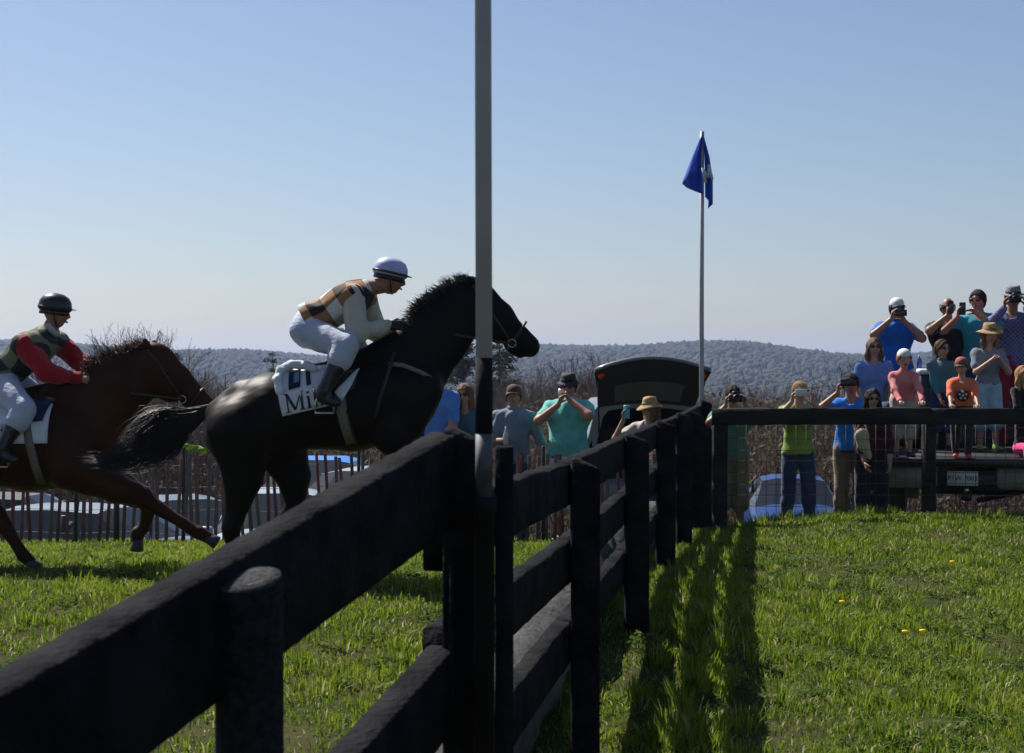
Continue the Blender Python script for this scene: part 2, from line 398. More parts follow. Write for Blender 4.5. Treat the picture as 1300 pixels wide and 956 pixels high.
# ------------------------------------------------------------------ board-and-wire fence on the right
FD = 16.0
def spectator_fence():
    t = thing('wire_fence', (P(915, 600, FD)[0], FD, .2), 'weathered dark post and top rail fence with square wire mesh', 'fence')
    wood = mat('weathered_rail', (.014, .013, .012), .9, spec=.08, scale=5, bump=.5, bscale=40, col2=(.034, .031, .028), stretch=(.3, 1, 1))
    for px, w in ((915, .07), (1181, .06), (1447, .06)):
        x = P(px, 500, FD)[0]; g = float(ground_z(x, FD)); zt = P(px, 519, FD)[2]
        rings = [[V(x + a * w + random.uniform(-.004, .004), FD + .06 + b * w, z) for a, b in ((-.9,-1),(.9,-1),(1,-.9),(1,.9),(.9,1),(-.9,1),(-1,.9),(-1,-.9))] for z in np.linspace(g - .3, zt - .02, 8)]
        MB().add(loft(rings)).obj('post', wood, t, False)
    xs = [P(p, 500, FD)[0] for p in (903, 1181, 1447)]
    for k in range(2):
        za = P(0, (529, 528.5)[k], FD)[2]; zb = P(0, (528, 528)[k], FD)[2]
        MB().add(wob_board((xs[k] + .003, FD - .03, za), (xs[k+1] - .003, FD - .03, zb), .045, .165, n=14, amp=.006, seed=70 + k, bev=.012)).obj('rail', wood, t, False)
    wire = mat('mesh_wire', (.03, .03, .03), .5, metal=.6)
    x0, x1 = xs[0], xs[2]
    g = [float(ground_z(x0 + (x1 - x0) * i / 8, FD)) for i in range(9)]
    for k in range(8):
        z = 1.17 - k * .115
        MB().add(tube([(x0 + (x1 - x0) * i / 8, FD - .004 + .006 * math.sin(i * 2 + k), z + .006 * math.sin(i + k * 2)) for i in range(9)], .003, 5)).obj('wire', wire, t)
    mb = MB(); n = int((x1 - x0) / .1)
    for i in range(n):
        x = x0 + (i + .5) * (x1 - x0) / n; mb.add(tube([(x, FD - .004, .3), (x, FD - .004, 1.2)], .0024, 4))
    tag(mb.obj('mesh_strand', wire, t), None, None, kind='stuff')
spectator_fence()
# ------------------------------------------------------------------ red picket (snow) fence
PD = 17.0
def picket_fence():
    t = thing('picket_fence', (P(300, 600, PD)[0], PD, -.1), 'red-brown wired picket fence running behind the galloping horses', 'fence')
    ms = [mat('slat_red_a', (.14, .045, .036), .85, scale=8, var=.25, bump=.3), mat('slat_red_b', (.17, .075, .06), .85, scale=8, var=.25, bump=.3), mat('slat_grey', (.13, .095, .085), .85, scale=8, var=.25, bump=.3)]
    px = -60.
    r = random.Random(5)
    bases = []
    for k in range(6):
        v, f = box((-.019, -.005, 0), (.019, .005, 1.0), .002); v[:, 0] += .012 * np.sin(v[:, 2] * 3 + k) * r.uniform(.3, 1); bases.append((v, f))
    meshes = [MB().add(b).mesh('slat', ms[i % 3], False) for i, b in enumerate(bases)]
    while px < 862:
        x = P(px, 0, PD)[0]; dd = PD + .05 * math.sin(px * .01); g = float(ground_z(x, dd))
        o = bpy.data.objects.new('slat', r.choice(meshes)); COL.objects.link(o); o.parent = t
        o.location = (x - t.location[0], dd - t.location[1], g - .02 + r.uniform(-.03, .02) - t.location[2])
        o.rotation_euler = (r.uniform(-.03, .03), r.gauss(0, .035) + .07 * math.sin(px * .013), r.uniform(-.2, .2)); o.scale = (r.uniform(.85, 1.1), 1, r.uniform(.95, 1.02))
        px += r.uniform(9.6, 12.0)
    wire = mat('fence_wire', (.1, .09, .085), .5, metal=.5)
    for h in (.12, .37, .62, .86):
        pts = []
        for p in np.linspace(-60, 862, 60):
            x = P(p, 0, PD)[0]; dd = PD + .05 * math.sin(p * .01); pts.append((x, dd - .008, float(ground_z(x, dd)) + h + .012 * math.sin(p * .05)))
        MB().add(tube(pts, .003, 5)).obj('wire', wire, t)
    st = mat('green_stake', (.02, .035, .02), .6, metal=.3)
    for p in (95, 148, 232, 455, 690, 850):
        x = P(p, 0, PD)[0]; g = float(ground_z(x, PD)); MB().add(box((x - .018, PD + .03, g - .2), (x + .018, PD + .06, g + 1.05), .004)).obj('stake', st, t, False)
picket_fence()
# ------------------------------------------------------------------ grass
def grass_patch(name, label, Xf, d0, d1, dens, hmin, hmax, mt, seed, wid=.0042):
    r = np.random.default_rng(seed); n = int(dens)
    d = d0 + (d1 - d0) * r.uniform(size=n) ** .8; a0, a1 = Xf; X = (a0 + (a1 - a0) * r.uniform(size=n)) * d
    clump = np.sin(X * 5.1 + 2 * np.sin(d * 3.7)) * np.sin(d * 4.3 + 1.5 * np.sin(X * 3.1)); patch = np.sin(X * 1.1 + 1.3 * np.sin(d * .9)) * np.sin(d * 1.25 + .7 * X)
    keep = r.uniform(size=n) < (.72 + .28 * clump) * (1 - .35 * smooth(.55, .9, -patch)); X, d, clump, patch = X[keep], d[keep], clump[keep], patch[keep]; n = len(X)
    g = ground_z(X, d)
    h = (hmin + (hmax - hmin) * r.uniform(size=n) ** 1.6) * (1 + .35 * clump + .2 * patch)
    az = r.uniform(0, 6.283, n); lean = np.abs(r.normal(0, .42, n)) + .08; flat = r.uniform(size=n) < .10; lean[flat] += .8
    dx, dy = np.cos(az), np.sin(az); ww = wid * r.uniform(.7, 1.4, n) * (.7 + d / 22)
    fa = r.uniform(0, 6.283, n); sx, sy = np.cos(fa), np.sin(fa)
    b = np.stack([X, d, g - .01], 1); L = lambda s, k: np.stack([dx * lean * h * s, dy * lean * h * s, h * k], 1)
    S = np.stack([sx * ww, sy * ww, 0 * ww], 1)
    m1 = b + L(.28, .55); tip = b + L(1., .97 - .35 * np.minimum(lean, 1.2) * .8)[:, :]
    v = np.stack([b - S, b + S, m1 + S * .8, m1 - S * .8, tip], 1).reshape(-1, 3)
    i = np.arange(n)[:, None] * 5
    mb = MB(); sh = np.clip(.46 + .16 * patch + .1 * clump + r.normal(0, .14, n), 0, .84); dry = r.uniform(size=n) < .05 + .06 * (patch < -.2); sh[dry] = r.uniform(.86, 1, dry.sum())
    mb.add((v, i + np.array([[0, 1, 2, 3]])), shade=np.repeat(sh, 5)); mb.l.append(mb.l[0][:0])
    mb.l.pop(); tri = (i + np.array([[3, 2, 4]]))
    mb.l.append(tri.ravel()); mb.sz.append(np.full(n, 3)); mb.m.append(np.zeros(n, int))
    o = mb.obj(name, mt, None, True, True); tag(o, label, 'grass', kind='stuff')
GM = mat_attr('grass_blades', [(0, (.04, .078, .007)), (.3, (.1, .168, .01)), (.55, (.165, .23, .014)), (.82, (.235, .27, .03)), (.88, (.31, .28, .11)), (1, (.44, .4, .22))], .5, .5, .3)
grass_patch('grass', 'short lawn grass in front of the wire fence', (.03, .5), 6.0, 16.4, 240000, .022, .085, GM, 1, .0036)
grass_patch('grass', 'turf the horses gallop across beside the picket fence', (-.46, .1), 6.2, 18.0, 240000, .022, .08, GM, 2, .0036)
def tufts(name, label, spots, mt, seed, n=90, hh=(.12, .3), rad=.1):
    r = np.random.default_rng(seed); mb = MB()
    for (x, d) in spots:
        for _ in range(n):
            a = r.uniform(0, 6.28); q = rad * r.uniform() ** .5; X, D = x + q * math.cos(a), d + q * math.sin(a); h = r.uniform(*hh); l = r.uniform(.1, .6) * h; w = r.uniform(.003, .006)
            b = V(X, D, float(ground_z(X, D)) - .01); c, s_ = math.cos(a), math.sin(a); S = V(math.cos(a + 1.3) * w, math.sin(a + 1.3) * w, 0)
            v = [b - S, b + S, b + V(c*l*.3, s_*l*.3, h*.6) + S*.8, b + V(c*l*.3, s_*l*.3, h*.6) - S*.8, b + V(c*l, s_*l, h)]
            mb.add((np.array(v), [(0,1,2,3), (3,2,4)]), shade=float(np.clip(r.normal(.5, .2), 0, 1)))
    o = mb.obj(name, mt, None, True, True); tag(o, label, 'grass', kind='stuff')
rr = random.Random(11)
sp = [(P(rr.uniform(930, 1320), 0, 16.1)[0], rr.uniform(16.0, 16.45)) for _ in range(40)] + [(P(rr.uniform(1085, 1130), 0, 16.1)[0], rr.uniform(15.95, 16.3)) for _ in range(12)]
tufts('tall_grass', 'long uncut grass along the foot of the wire fence', sp, GM, 5, 45, (.05, .16))
sp = [(JX(d) + rr.uniform(.12, .55), d) for d in [rr.uniform(6.8, 13.5) for _ in range(60)]] + [(P(rr.uniform(840, 1300), 0, 8)[0] * 1.05, rr.uniform(7, 12)) for _ in range(40)]
tufts('grass_tuft', 'uneven grass tufts beside the timber jump', sp, GM, 6, 40, (.05, .15), .08)
sp = [(P(rr.uniform(0, 560), 0, 9)[0] * 1.0, rr.uniform(7.5, 16)) for _ in range(110)]
tufts('grass_tuft', 'uneven grass tufts on the turf under the horses', sp, GM, 8, 36, (.04, .11), .12)
WM = mat_attr('weed_leaves', [(0, (.025, .05, .01)), (.5, (.06, .11, .018)), (1, (.14, .16, .05))], .9, .3, .05)
def weeds(label, Xf, d0, d1, nc, seed):
    r = np.random.default_rng(seed); mb = MB()
    for _ in range(nc):
        d = r.uniform(d0, d1); x = r.uniform(*Xf) * d; rad = r.uniform(.05, .16); k = int(20 + 260 * rad); a = r.uniform(0, 6.28, k); q = rad * r.uniform(0, 1, k) ** .6
        X, D = x + q * np.cos(a), d + q * np.sin(a); g = ground_z(X, D) + r.uniform(.015, .05, k); s = r.uniform(.009, .022, k); t = r.uniform(0, 6.28, k); tl = r.normal(0, .35, (k, 2))
        u = np.stack([np.cos(t), np.sin(t), tl[:, 0]], 1) * s[:, None]; w = np.stack([-np.sin(t), np.cos(t), tl[:, 1]], 1) * s[:, None] * .6; c = np.stack([X, D, g], 1)
        v = np.stack([c - u, c + w - u * .2, c + u, c - w - u * .2], 1).reshape(-1, 3); mb.add((v, np.arange(k)[:, None] * 4 + np.array([[0, 1, 2, 3]])), shade=np.repeat(np.clip(r.normal(.3, .15, k) + (.6 if r.uniform() < .25 else 0), 0, 1), 4))
    tag(mb.obj('ground_weeds', WM, None, True, True), label, 'weeds', kind='stuff')
weeds('low clover and flat weeds in the lawn by the wire fence', (.08, .37), 6.8, 15.8, 170, 71)
weeds('low clover and flat weeds in the turf under the horses', (-.36, .05), 7, 17, 150, 72)
# dandelions
for px, py in ((1068, 765), (1148, 803), (1170, 802), (1208, 716)):
    d = 1.72 * FPX / (py - HY)
    for _ in range(4): x = (px - HX) / FPX * d; d = (CZ - float(ground_z(x, d)) - .1) * FPX / (py - HY)
    x = (px - HX) / FPX * d; g = float(ground_z(x, d))
    t = thing('dandelion', (x, d, g), 'small yellow dandelion blooming in the lawn grass', 'flower', 'dandelions in the lawn')
    MB().add(tube([(x, d, g - .01), (x + .01, d, g + .06), (x + .005, d, g + .1)], .002, 5)).obj('stem', mat('stem_green', (.06, .11, .03), .6), t)
    MB().add(lathe((x + .005, d, g + .1), [(.004, -.006), (.016, .002), (.021, .008), (.017, .013), (.006, .015)], 12)).obj('bloom', mat('dandelion_yellow', (.85, .62, .02), .7, trans=.3), t)
# ------------------------------------------------------------------ woods, trees, hills
def branch(mb, p, d, L, r, lev, rng, shade, n=6, minr=.006):
    k = 4 if lev > 1 else 3; pts = [p]; dd = nrm(d); rad = [r]
    for i in range(k):
        dd = nrm(dd + rng.normal(0, .13, 3) + V(0, 0, .05)); pts.append(pts[-1] + dd * L / k); rad.append(max(minr, r * (1 - .62 * (i + 1) / k)))
    mb.add(tube(pts, rad, n if lev > 2 else (4 if lev > 1 else 3), False), shade=shade)
    if lev <= 0: return
    m = {4: 7, 3: 6, 2: 6, 1: 5}[lev]
    for i in range(m):
        t = rng.uniform(.3, 1.0) if i else 1.; q = t * k; a = int(min(q, k - 1)); b = pts[a] + (pts[a+1] - pts[a]) * (q - a)
        u, w = frame(dd); an = rng.uniform(0, 6.28); sp = rng.uniform(.35, .85)
        nd = nrm(dd + sp * (math.cos(an) * u + math.sin(an) * w) + V(0, 0, .12))
        branch(mb, b, nd, L * rng.uniform(.5, .72), max(minr, rad[a] * .58), lev - 1, rng, shade, n, minr)
BARK = mat_attr('bare_bark', [(0, (.045, .036, .032)), (.5, (.075, .06, .052)), (1, (.11, .075, .06))], .95, 0, .05)
bare = []
for k in range(5):
    rng = np.random.default_rng(100 + k); tr = MB(); cr = MB(); H = 9.5
    pts = [V(0, 0, -.3)]; rad = [.17]; d = V(0, 0, 1.)
    for i in range(5): d = nrm(d + rng.normal(0, .05, 3)); pts.append(pts[-1] + d * (1.1 if k % 2 else .8)); rad.append(.17 * (1 - .12 * (i + 1)))
    tr.add(tube(pts, rad, 8), shade=rng.uniform(.1, .7))
    for i in range(7):
        a = rng.uniform(0, 6.28); b = pts[-1] if i < 4 else pts[3]; t = rng.uniform(.25, .7) if i else .05
        branch(cr, b, nrm(V(math.cos(a) * t, math.sin(a) * t, 1)), H * rng.uniform(.3, .42), .075, 3, rng, rng.uniform(.2, 1), 5, .011)
    bare_h = globals().setdefault('BARE_H', []); bare_h.append(max(v[:, 2].max() for v in cr.v)); bare.append((tr.mesh('trunk', BARK, True, True), cr.mesh('crown', BARK, True, True)))
r = random.Random(21)
tree_spots = [(178, 104, 1.22, 0), (150, 112, 1.12, 1), (128, 108, .95, 2), (205, 118, .8, 3), (240, 84, .8, 4), (210, 92, .75, 2)]
for i in range(40): tree_spots.append((r.choice([r.uniform(-40, 360), r.uniform(540, 1120), r.uniform(640, 1340)]), r.uniform(48, 120), r.uniform(.6, .88), r.randrange(5)))
for i, (px, d, s, k) in enumerate(tree_spots):
    X = P(px, 0, d)[0]; gz = float(ground_z(X, d)); ytop = (408, 418, 424, 432)[i] if i < 4 else r.uniform(452, 490)
    s = (CZ + (HY - ytop) / FPX * d - gz) / BARE_H[k]
    zone = 'the picket fence' if px < 520 else 'the standing spectators' if px < 740 else 'the open estate car' if px < 900 else 'the wire fence'
    lab, grp = ('tall bare tree standing clear above the wooded skyline', 'bare trees above the skyline') if i < 4 else ('leafless grey-brown tree in the valley beyond ' + zone, 'bare trees beyond ' + zone)
    t = thing('bare_tree', (X, d, float(ground_z(X, d))), lab, 'tree', grp); t.rotation_euler[2] = r.uniform(0, 6.28); t.scale = (s, s, s * r.uniform(.9, 1.1))
    for nm, me in zip(('trunk', 'crown'), bare[k]):
        o = bpy.data.objects.new(nm, me); COL.objects.link(o); o.parent = t
# brush of thin stems
def brush():
    rng = np.random.default_rng(33); mb = MB(); n = 3600
    for i in range(n):
        d = rng.uniform(36, 88); X = rng.uniform(-.36, .36) * d; g = float(ground_z(X, d)); h = max(1.2, (CZ - .7 - g) * rng.uniform(.45, 1.0) * (.85 + .15 * math.sin(X * .35 + d * .1))); sh = float(np.clip(.5 + .4 * math.sin(X * .22 + 1) + rng.normal(0, .22), 0, 1))
        p = V(X, d, g - .1); dd = nrm(V(rng.normal(0, .12), rng.normal(0, .12), 1)); q = p + dd * h * .5; e = q + nrm(dd + rng.normal(0, .15, 3)) * h * .5
        mb.add(tube([p, q, e], [.028, .018, .006], 3, False), shade=sh)
        for _ in range(7):
            t = rng.uniform(.2, .95); b = p + (q - p) * t * 2 if t < .5 else q + (e - q) * (t * 2 - 1); f = b + nrm(dd + rng.normal(0, .5, 3)) * h * rng.uniform(.15, .38)
            f2 = f + nrm(f - b + rng.normal(0, .3, 3)) * h * .12
            mb.add(tube([b, f, f2], [.012, .008, .004], 3, False), shade=sh)
    m = mat_attr('brush_stems', [(0, (.045, .034, .031)), (.4, (.08, .055, .047)), (.7, (.105, .06, .052)), (1, (.1, .09, .05))], .95, 0, .05)
    tag(mb.obj('brush', m, None, True, True), 'leafless brown brush filling the valley behind the crowd', 'brush', kind='stuff')
brush()
# low leaf litter and young growth between the stems
def understorey():
    rng = np.random.default_rng(35); n = 110000
    d = rng.uniform(34, 125, n); X = rng.uniform(-.37, .37, n) * d; g = ground_z(X, d); h = rng.uniform(0, 1, n) ** 1.2 * (CZ - .35 - g) * (.8 + .14 * np.sin(X * .3)) ; z = g + h
    s = rng.uniform(.04, .12, n) * (d / 60) ** .5; A = rng.normal(size=(n, 3)); A /= np.linalg.norm(A, axis=1)[:, None]; B = np.cross(A, rng.normal(size=(n, 3))); B /= np.linalg.norm(B, axis=1)[:, None]
    c = np.stack([X, d, z], 1); v = np.stack([c - A * s[:, None], c + B * s[:, None] * .6, c + A * s[:, None], c - B * s[:, None] * .6], 1).reshape(-1, 3)
    f = np.arange(n)[:, None] * 4 + np.array([[0, 1, 2, 3]])
    sh = np.clip(.42 + .3 * np.sin(X * .25 + .5) + rng.normal(0, .2, n), 0, 1)
    m = mat_attr('thicket_leaves', [(0, (.05, .042, .034)), (.5, (.085, .066, .05)), (.75, (.11, .075, .055)), (.92, (.1, .11, .04)), (1, (.12, .15, .05))], .9, .3)
    tag(MB().add((v, f), shade=np.repeat(sh, 4)).obj('thicket', m, None, True, True), 'low brown thicket with first green buds in the valley', 'brush', kind='stuff')
understorey()
# evergreens and budding trees, made of leaf-sized faces on limbs
def leafy(name, px, d, H, rw, label, stops, cat_grp, conifer, seed, n=5200, zb=.12):
    rng = np.random.default_rng(seed); X = P(px, 0, d)[0]; g = float(ground_z(X, d)); t = thing(name, (X, d, g), label, 'tree', cat_grp)
    tr = MB(); tr.add(tube([(X, d, g - .3), (X + rng.normal(0, .1), d, g + H * .5), (X, d, g + H * .97)], [.02 * H, .013 * H, .003 * H], 8), shade=.4)
    ends = []
    for i in range(46 if conifer else 34):
        f = rng.uniform(zb, .97); a = rng.uniform(0, 6.28); w = rw * ((1 - f) ** .6 * 1.05 + .08 if conifer else math.sin(math.pi * min(1, .18 + f * .8)) ** .7) * rng.uniform(.65, 1.1)
        p = V(X, d, g + H * f * (1 if conifer else .8)); e = p + V(math.cos(a) * w, math.sin(a) * w, (.02 if conifer else .16) * H * rng.uniform(-.3, 1)); ends.append((p, e, w))
        tr.add(tube([p, (p + e) / 2 + V(0, 0, .03 * w), e], [.004 * H, .003 * H, .001 * H], 4, False), shade=.4)
    tr.obj('trunk', BARK, t, True, True)
    k = rng.integers(0, len(ends), n); q = rng.uniform(.25, 1.05, n); c = np.array([ends[i][0] + (ends[i][1] - ends[i][0]) * s for i, s in zip(k, q)]); c += rng.normal(0, 1, (n, 3)) * np.array([.10, .10, .055 if conifer else .1]) * rw
    s = rng.uniform(.5, 1, n) * (.075 if conifer else .06) * rw ** .5 * 1.2; A = rng.normal(size=(n, 3)); A[:, 2] *= .6; A /= np.linalg.norm(A, axis=1)[:, None]; B = np.cross(A, rng.normal(size=(n, 3))); B /= np.linalg.norm(B, axis=1)[:, None]
    v = np.stack([c - A * s[:, None], c + B * s[:, None] * .5, c + A * s[:, None], c - B * s[:, None] * .5], 1).reshape(-1, 3); f = np.arange(n)[:, None] * 4 + np.array([[0, 1, 2, 3]])
    MB().add((v, f), shade=np.repeat(np.clip(rng.normal(.5, .25, n), 0, 1), 4)).obj('crown', mat_attr(name + '_leaf', stops, .95, .2, .03), t, True, True)
PINE = [(0, (.012, .026, .016)), (.6, (.025, .05, .026)), (1, (.05, .08, .035))]
BUD = [(0, (.06, .06, .025)), (.6, (.1, .11, .035)), (1, (.14, .16, .05))]
leafy('pine_tree', 588, 98, 10.6, 2.3, 'dark green pine standing just right of the leading horse chest', PINE, None, True, 1, 6500)
leafy('pine_tree', 634, 106, 11.6, 2.6, 'dark green pine standing behind the tall grey pole', PINE, None, True, 2, 6500)
leafy('pine_tree', 346, 150, 13.2, 2.0, 'small dark pine showing above the leading horse rump', PINE, None, True, 3, 3500)
leafy('pine_tree', 224, 150, 13.0, 1.5, 'slim dark spire-shaped evergreen beyond the chestnut horse head', PINE, None, True, 6, 2500)
for i, (px, d, H, w) in enumerate(((252, 92, 8.2, 2.6), (286, 100, 8.6, 2.4), (800, 95, 8.3, 2.2), (1030, 66, 5.6, 2.6), (665, 100, 8.2, 2.2), (735, 78, 6.6, 2.3), (574, 80, 6.2, 2.0))):
    leafy('budding_tree', px, d, H, w, 'small tree with thin yellow-green spring buds in the valley', BUD, 'budding trees in the valley', False, 30 + i, 1900)
# wooded hills: one crown per tree, far too many to count
def forest():
    rng = np.random.default_rng(44); ico = bpy.data.meshes.new('tmp')
    import bmesh
    bm = bmesh.new(); bmesh.ops.create_icosphere(bm, subdivisions=1, radius=1); iv = np.array([v.co[:] for v in bm.verts]); fi = np.array([[v.index for v in f.verts] for f in bm.faces]); bm.free(); bpy.data.meshes.remove(ico)
    n = 30000; d = 640 + 1010 * rng.uniform(size=n) ** .75; X = rng.uniform(-.42, .42, n) * d; z = ground_z(X, d); V_ = []; F_ = []; sh = []
    rr = rng.uniform(1.6, 3.4, n)
    for i in range(n):
        w = iv * (1 + rng.normal(0, .17, (len(iv), 1))) * V(rr[i] * rng.uniform(.8, 1.15), rr[i], rr[i] * rng.uniform(.75, 1.15)); V_.append(w + V(X[i], d[i], z[i] + rr[i] * .7)); F_.append(fi + i * len(iv))
        sh.append(np.clip(np.full(len(iv), .45 + .25 * math.sin(X[i] * .012 + d[i] * .006) + rng.normal(0, .09)) + rng.normal(0, .04, len(iv)), 0, 1))
    m = mat_attr('hill_woods', [(0, (.014, .018, .016)), (.4, (.022, .024, .02)), (.7, (.032, .032, .023)), (1, (.036, .05, .022))], .95)
    tag(MB().add((np.concatenate(V_), np.concatenate(F_)), shade=np.concatenate(sh)).obj('hillside_woods', m, None, True, True), 'hazy wooded hills along the horizon', 'woods', kind='stuff')
forest()
# the blue-grey air
hz = MB().add(box((-3800, -200, -30), (3800, 4200, 70))).obj('haze', mat('haze_dummy', (.8, .8, .8)), None, False)
hm = bpy.data.materials.new('haze'); hm.use_nodes = True; t = hm.node_tree; t.nodes.remove(t.nodes['Principled BSDF'])
pv = t.nodes.new('ShaderNodeVolumePrincipled'); pv.inputs['Color'].default_value = (.5, .66, 1, 1); pv.inputs['Density'].default_value = .00019; pv.inputs['Anisotropy'].default_value = .3
t.links.new(pv.outputs[0], t.nodes['Material Output'].inputs['Volume'])
hz.data.materials.clear(); hz.data.materials.append(hm); tag(hz, 'thin blue haze lying over the valley', 'haze', kind='stuff')
# ------------------------------------------------------------------ people
SKIN = {k: mat('skin_' + k, c, .5, var=.08, scale=30, spec=.35) for k, c in dict(fair=(.4, .22, .15), tan=(.28, .14, .09), red=(.35, .165, .115), child=(.43, .25, .18)).items()}
LIP = mat('lips', (.24, .07, .06), .5); EYEW = mat('eye_white', (.6, .58, .55), .3); IRIS = mat('iris', (.02, .015, .012), .2)
def hairmat(n, c): return mat('hair_' + n, c, .65, scale=14, var=.5, bump=.8, bscale=70, stretch=(1, 1, .12), spec=.12)
def head_parts(mb, c, right, fwd, up, s, brow=(0)):
    nu, nv = 48, 36; th = np.linspace(.015, math.pi - .015, nv)[:, None]; ph = (np.arange(nu) * 2 * math.pi / nu)[None]
    x = np.sin(th) * np.cos(ph); y = np.sin(th) * np.sin(ph); z = np.cos(th) * np.ones_like(ph)
    t = np.clip(-z, 0, 1)
    xs = x * .075 * (1 - .30 * t ** 1.6); ys = y * .096; zs = z * .118
    ys = np.where(y < 0, ys * (1 - .5 * t), ys * (1 - .06 * t)); xs = xs * (1 + .05 * np.clip(z, 0, 1) * (y < 0))
    fr = np.clip(y, 0, 1) ** .5
    def G(cx, cz, sx, sz): return np.exp(-((xs - cx) / sx) ** 2 - ((zs - cz) / sz) ** 2)
    nose = np.exp(-(xs / .0125) ** 2) * np.where(zs > -.03, np.clip((.026 - zs) / .056, 0, 1), np.clip(1 - (-.03 - zs) / .012, 0, 1))
    dy = .026 * nose + .007 * G(0, .034, .045, .012) - .011 * (G(.031, .01, .017, .013) + G(-.031, .01, .017, .013)) + .007 * G(0, -.062, .024, .012) + .012 * G(0, -.1, .024, .018) - .004 * G(0, -.076, .02, .006) + .004 * (G(.04, -.025, .02, .02) + G(-.04, -.025, .02, .02))
    ys = ys + dy * fr * (y > 0)
    A = np.array([right, fwd, up]); v = np.stack([xs, ys, zs], -1).reshape(-1, 3) * s @ A + c
    f = []
    i = np.arange(nv - 1)[:, None] * nu + np.arange(nu)[None]; j = np.arange(nv - 1)[:, None] * nu + (np.arange(nu)[None] + 1) % nu
    f = np.stack([i, j, j + nu, i + nu], -1).reshape(-1, 4); mb.add((v, f), 0)
    def at(a, b, e): return c + (V(a, b, e) * s) @ A
    for k in (-1, 1):
        mb.add(sphere(at(.031 * k, .079, .008), V(.0135, .009, .0095) * s, 10, 6, A), 2); mb.add(sphere(at(.031 * k, .0865, .008), V(.0072, .005, .0075) * s, 8, 5, A), 3); mb.add(sphere(at(.031 * k, .088, .031), V(.017, .006, .0045) * s, 8, 5, A), 3)
        mb.add(sphere(at(.073 * k, -.008, -.002), V(.009, .02, .032) * s, 10, 7, A), 0)
    mb.add(sphere(at(0, .092, -.063), V(.024, .007, .008) * s, 10, 6, A), 1)
    return at
def fingers(mb, w, hdir, pn, s, side, curl=.9, spread=1.):
    # palm starts at the wrist w, runs along hdir; pn = the way the palm faces; side: the way the thumb lies
    hdir = nrm(hdir); pn = nrm(pn - hdir * np.dot(pn, hdir)); sd = np.cross(hdir, pn) * side
    kn = w + hdir * .085 * s
    for i, L in enumerate((.072, .08, .075, .058)):
        b = kn + sd * (.031 - .0205 * i) * s - hdir * .008 * s; p = [b - hdir * .02 * s, b]; d = hdir
        for k, fr in enumerate((.45, .32, .23)):
            an = curl * (.5 + .35 * k); d = nrm(hdir * math.cos(an) + pn * math.sin(an)); p.append(p[-1] + d * L * fr * s)
        mb.add(tube(p, np.array([.0085, .0092, .0085, .0078, .006]) * s, 7), 0)
    b = w + hdir * .03 * s + sd * .03 * s; d1 = nrm(hdir * .7 + sd * .7 + pn * .25); p1 = b + d1 * .035 * s; d2 = nrm(hdir * .8 + sd * .2 + pn * (.3 + curl * .5)); p2 = p1 + d2 * .032 * s; p3 = p2 + d2 * .022 * s
    mb.add(tube([b - d1 * .02 * s, b, p1, p2, p3], np.array([.012, .0125, .011, .0095, .007]) * s, 7), 0)
def ik(S, T, a, b, pole):
    S, T = np.asarray(S, float), np.asarray(T, float); d = T - S; L = np.linalg.norm(d); m = (a + b) * .995
    if L > m: T = S + d / L * m; d = T - S; L = m
    x = (a * a - b * b + L * L) / (2 * L); h = math.sqrt(max(0, a * a - x * x)); u = d / L; p = np.asarray(pole, float); p = nrm(p - u * np.dot(p, u))
    return S + u * x + p * h, T
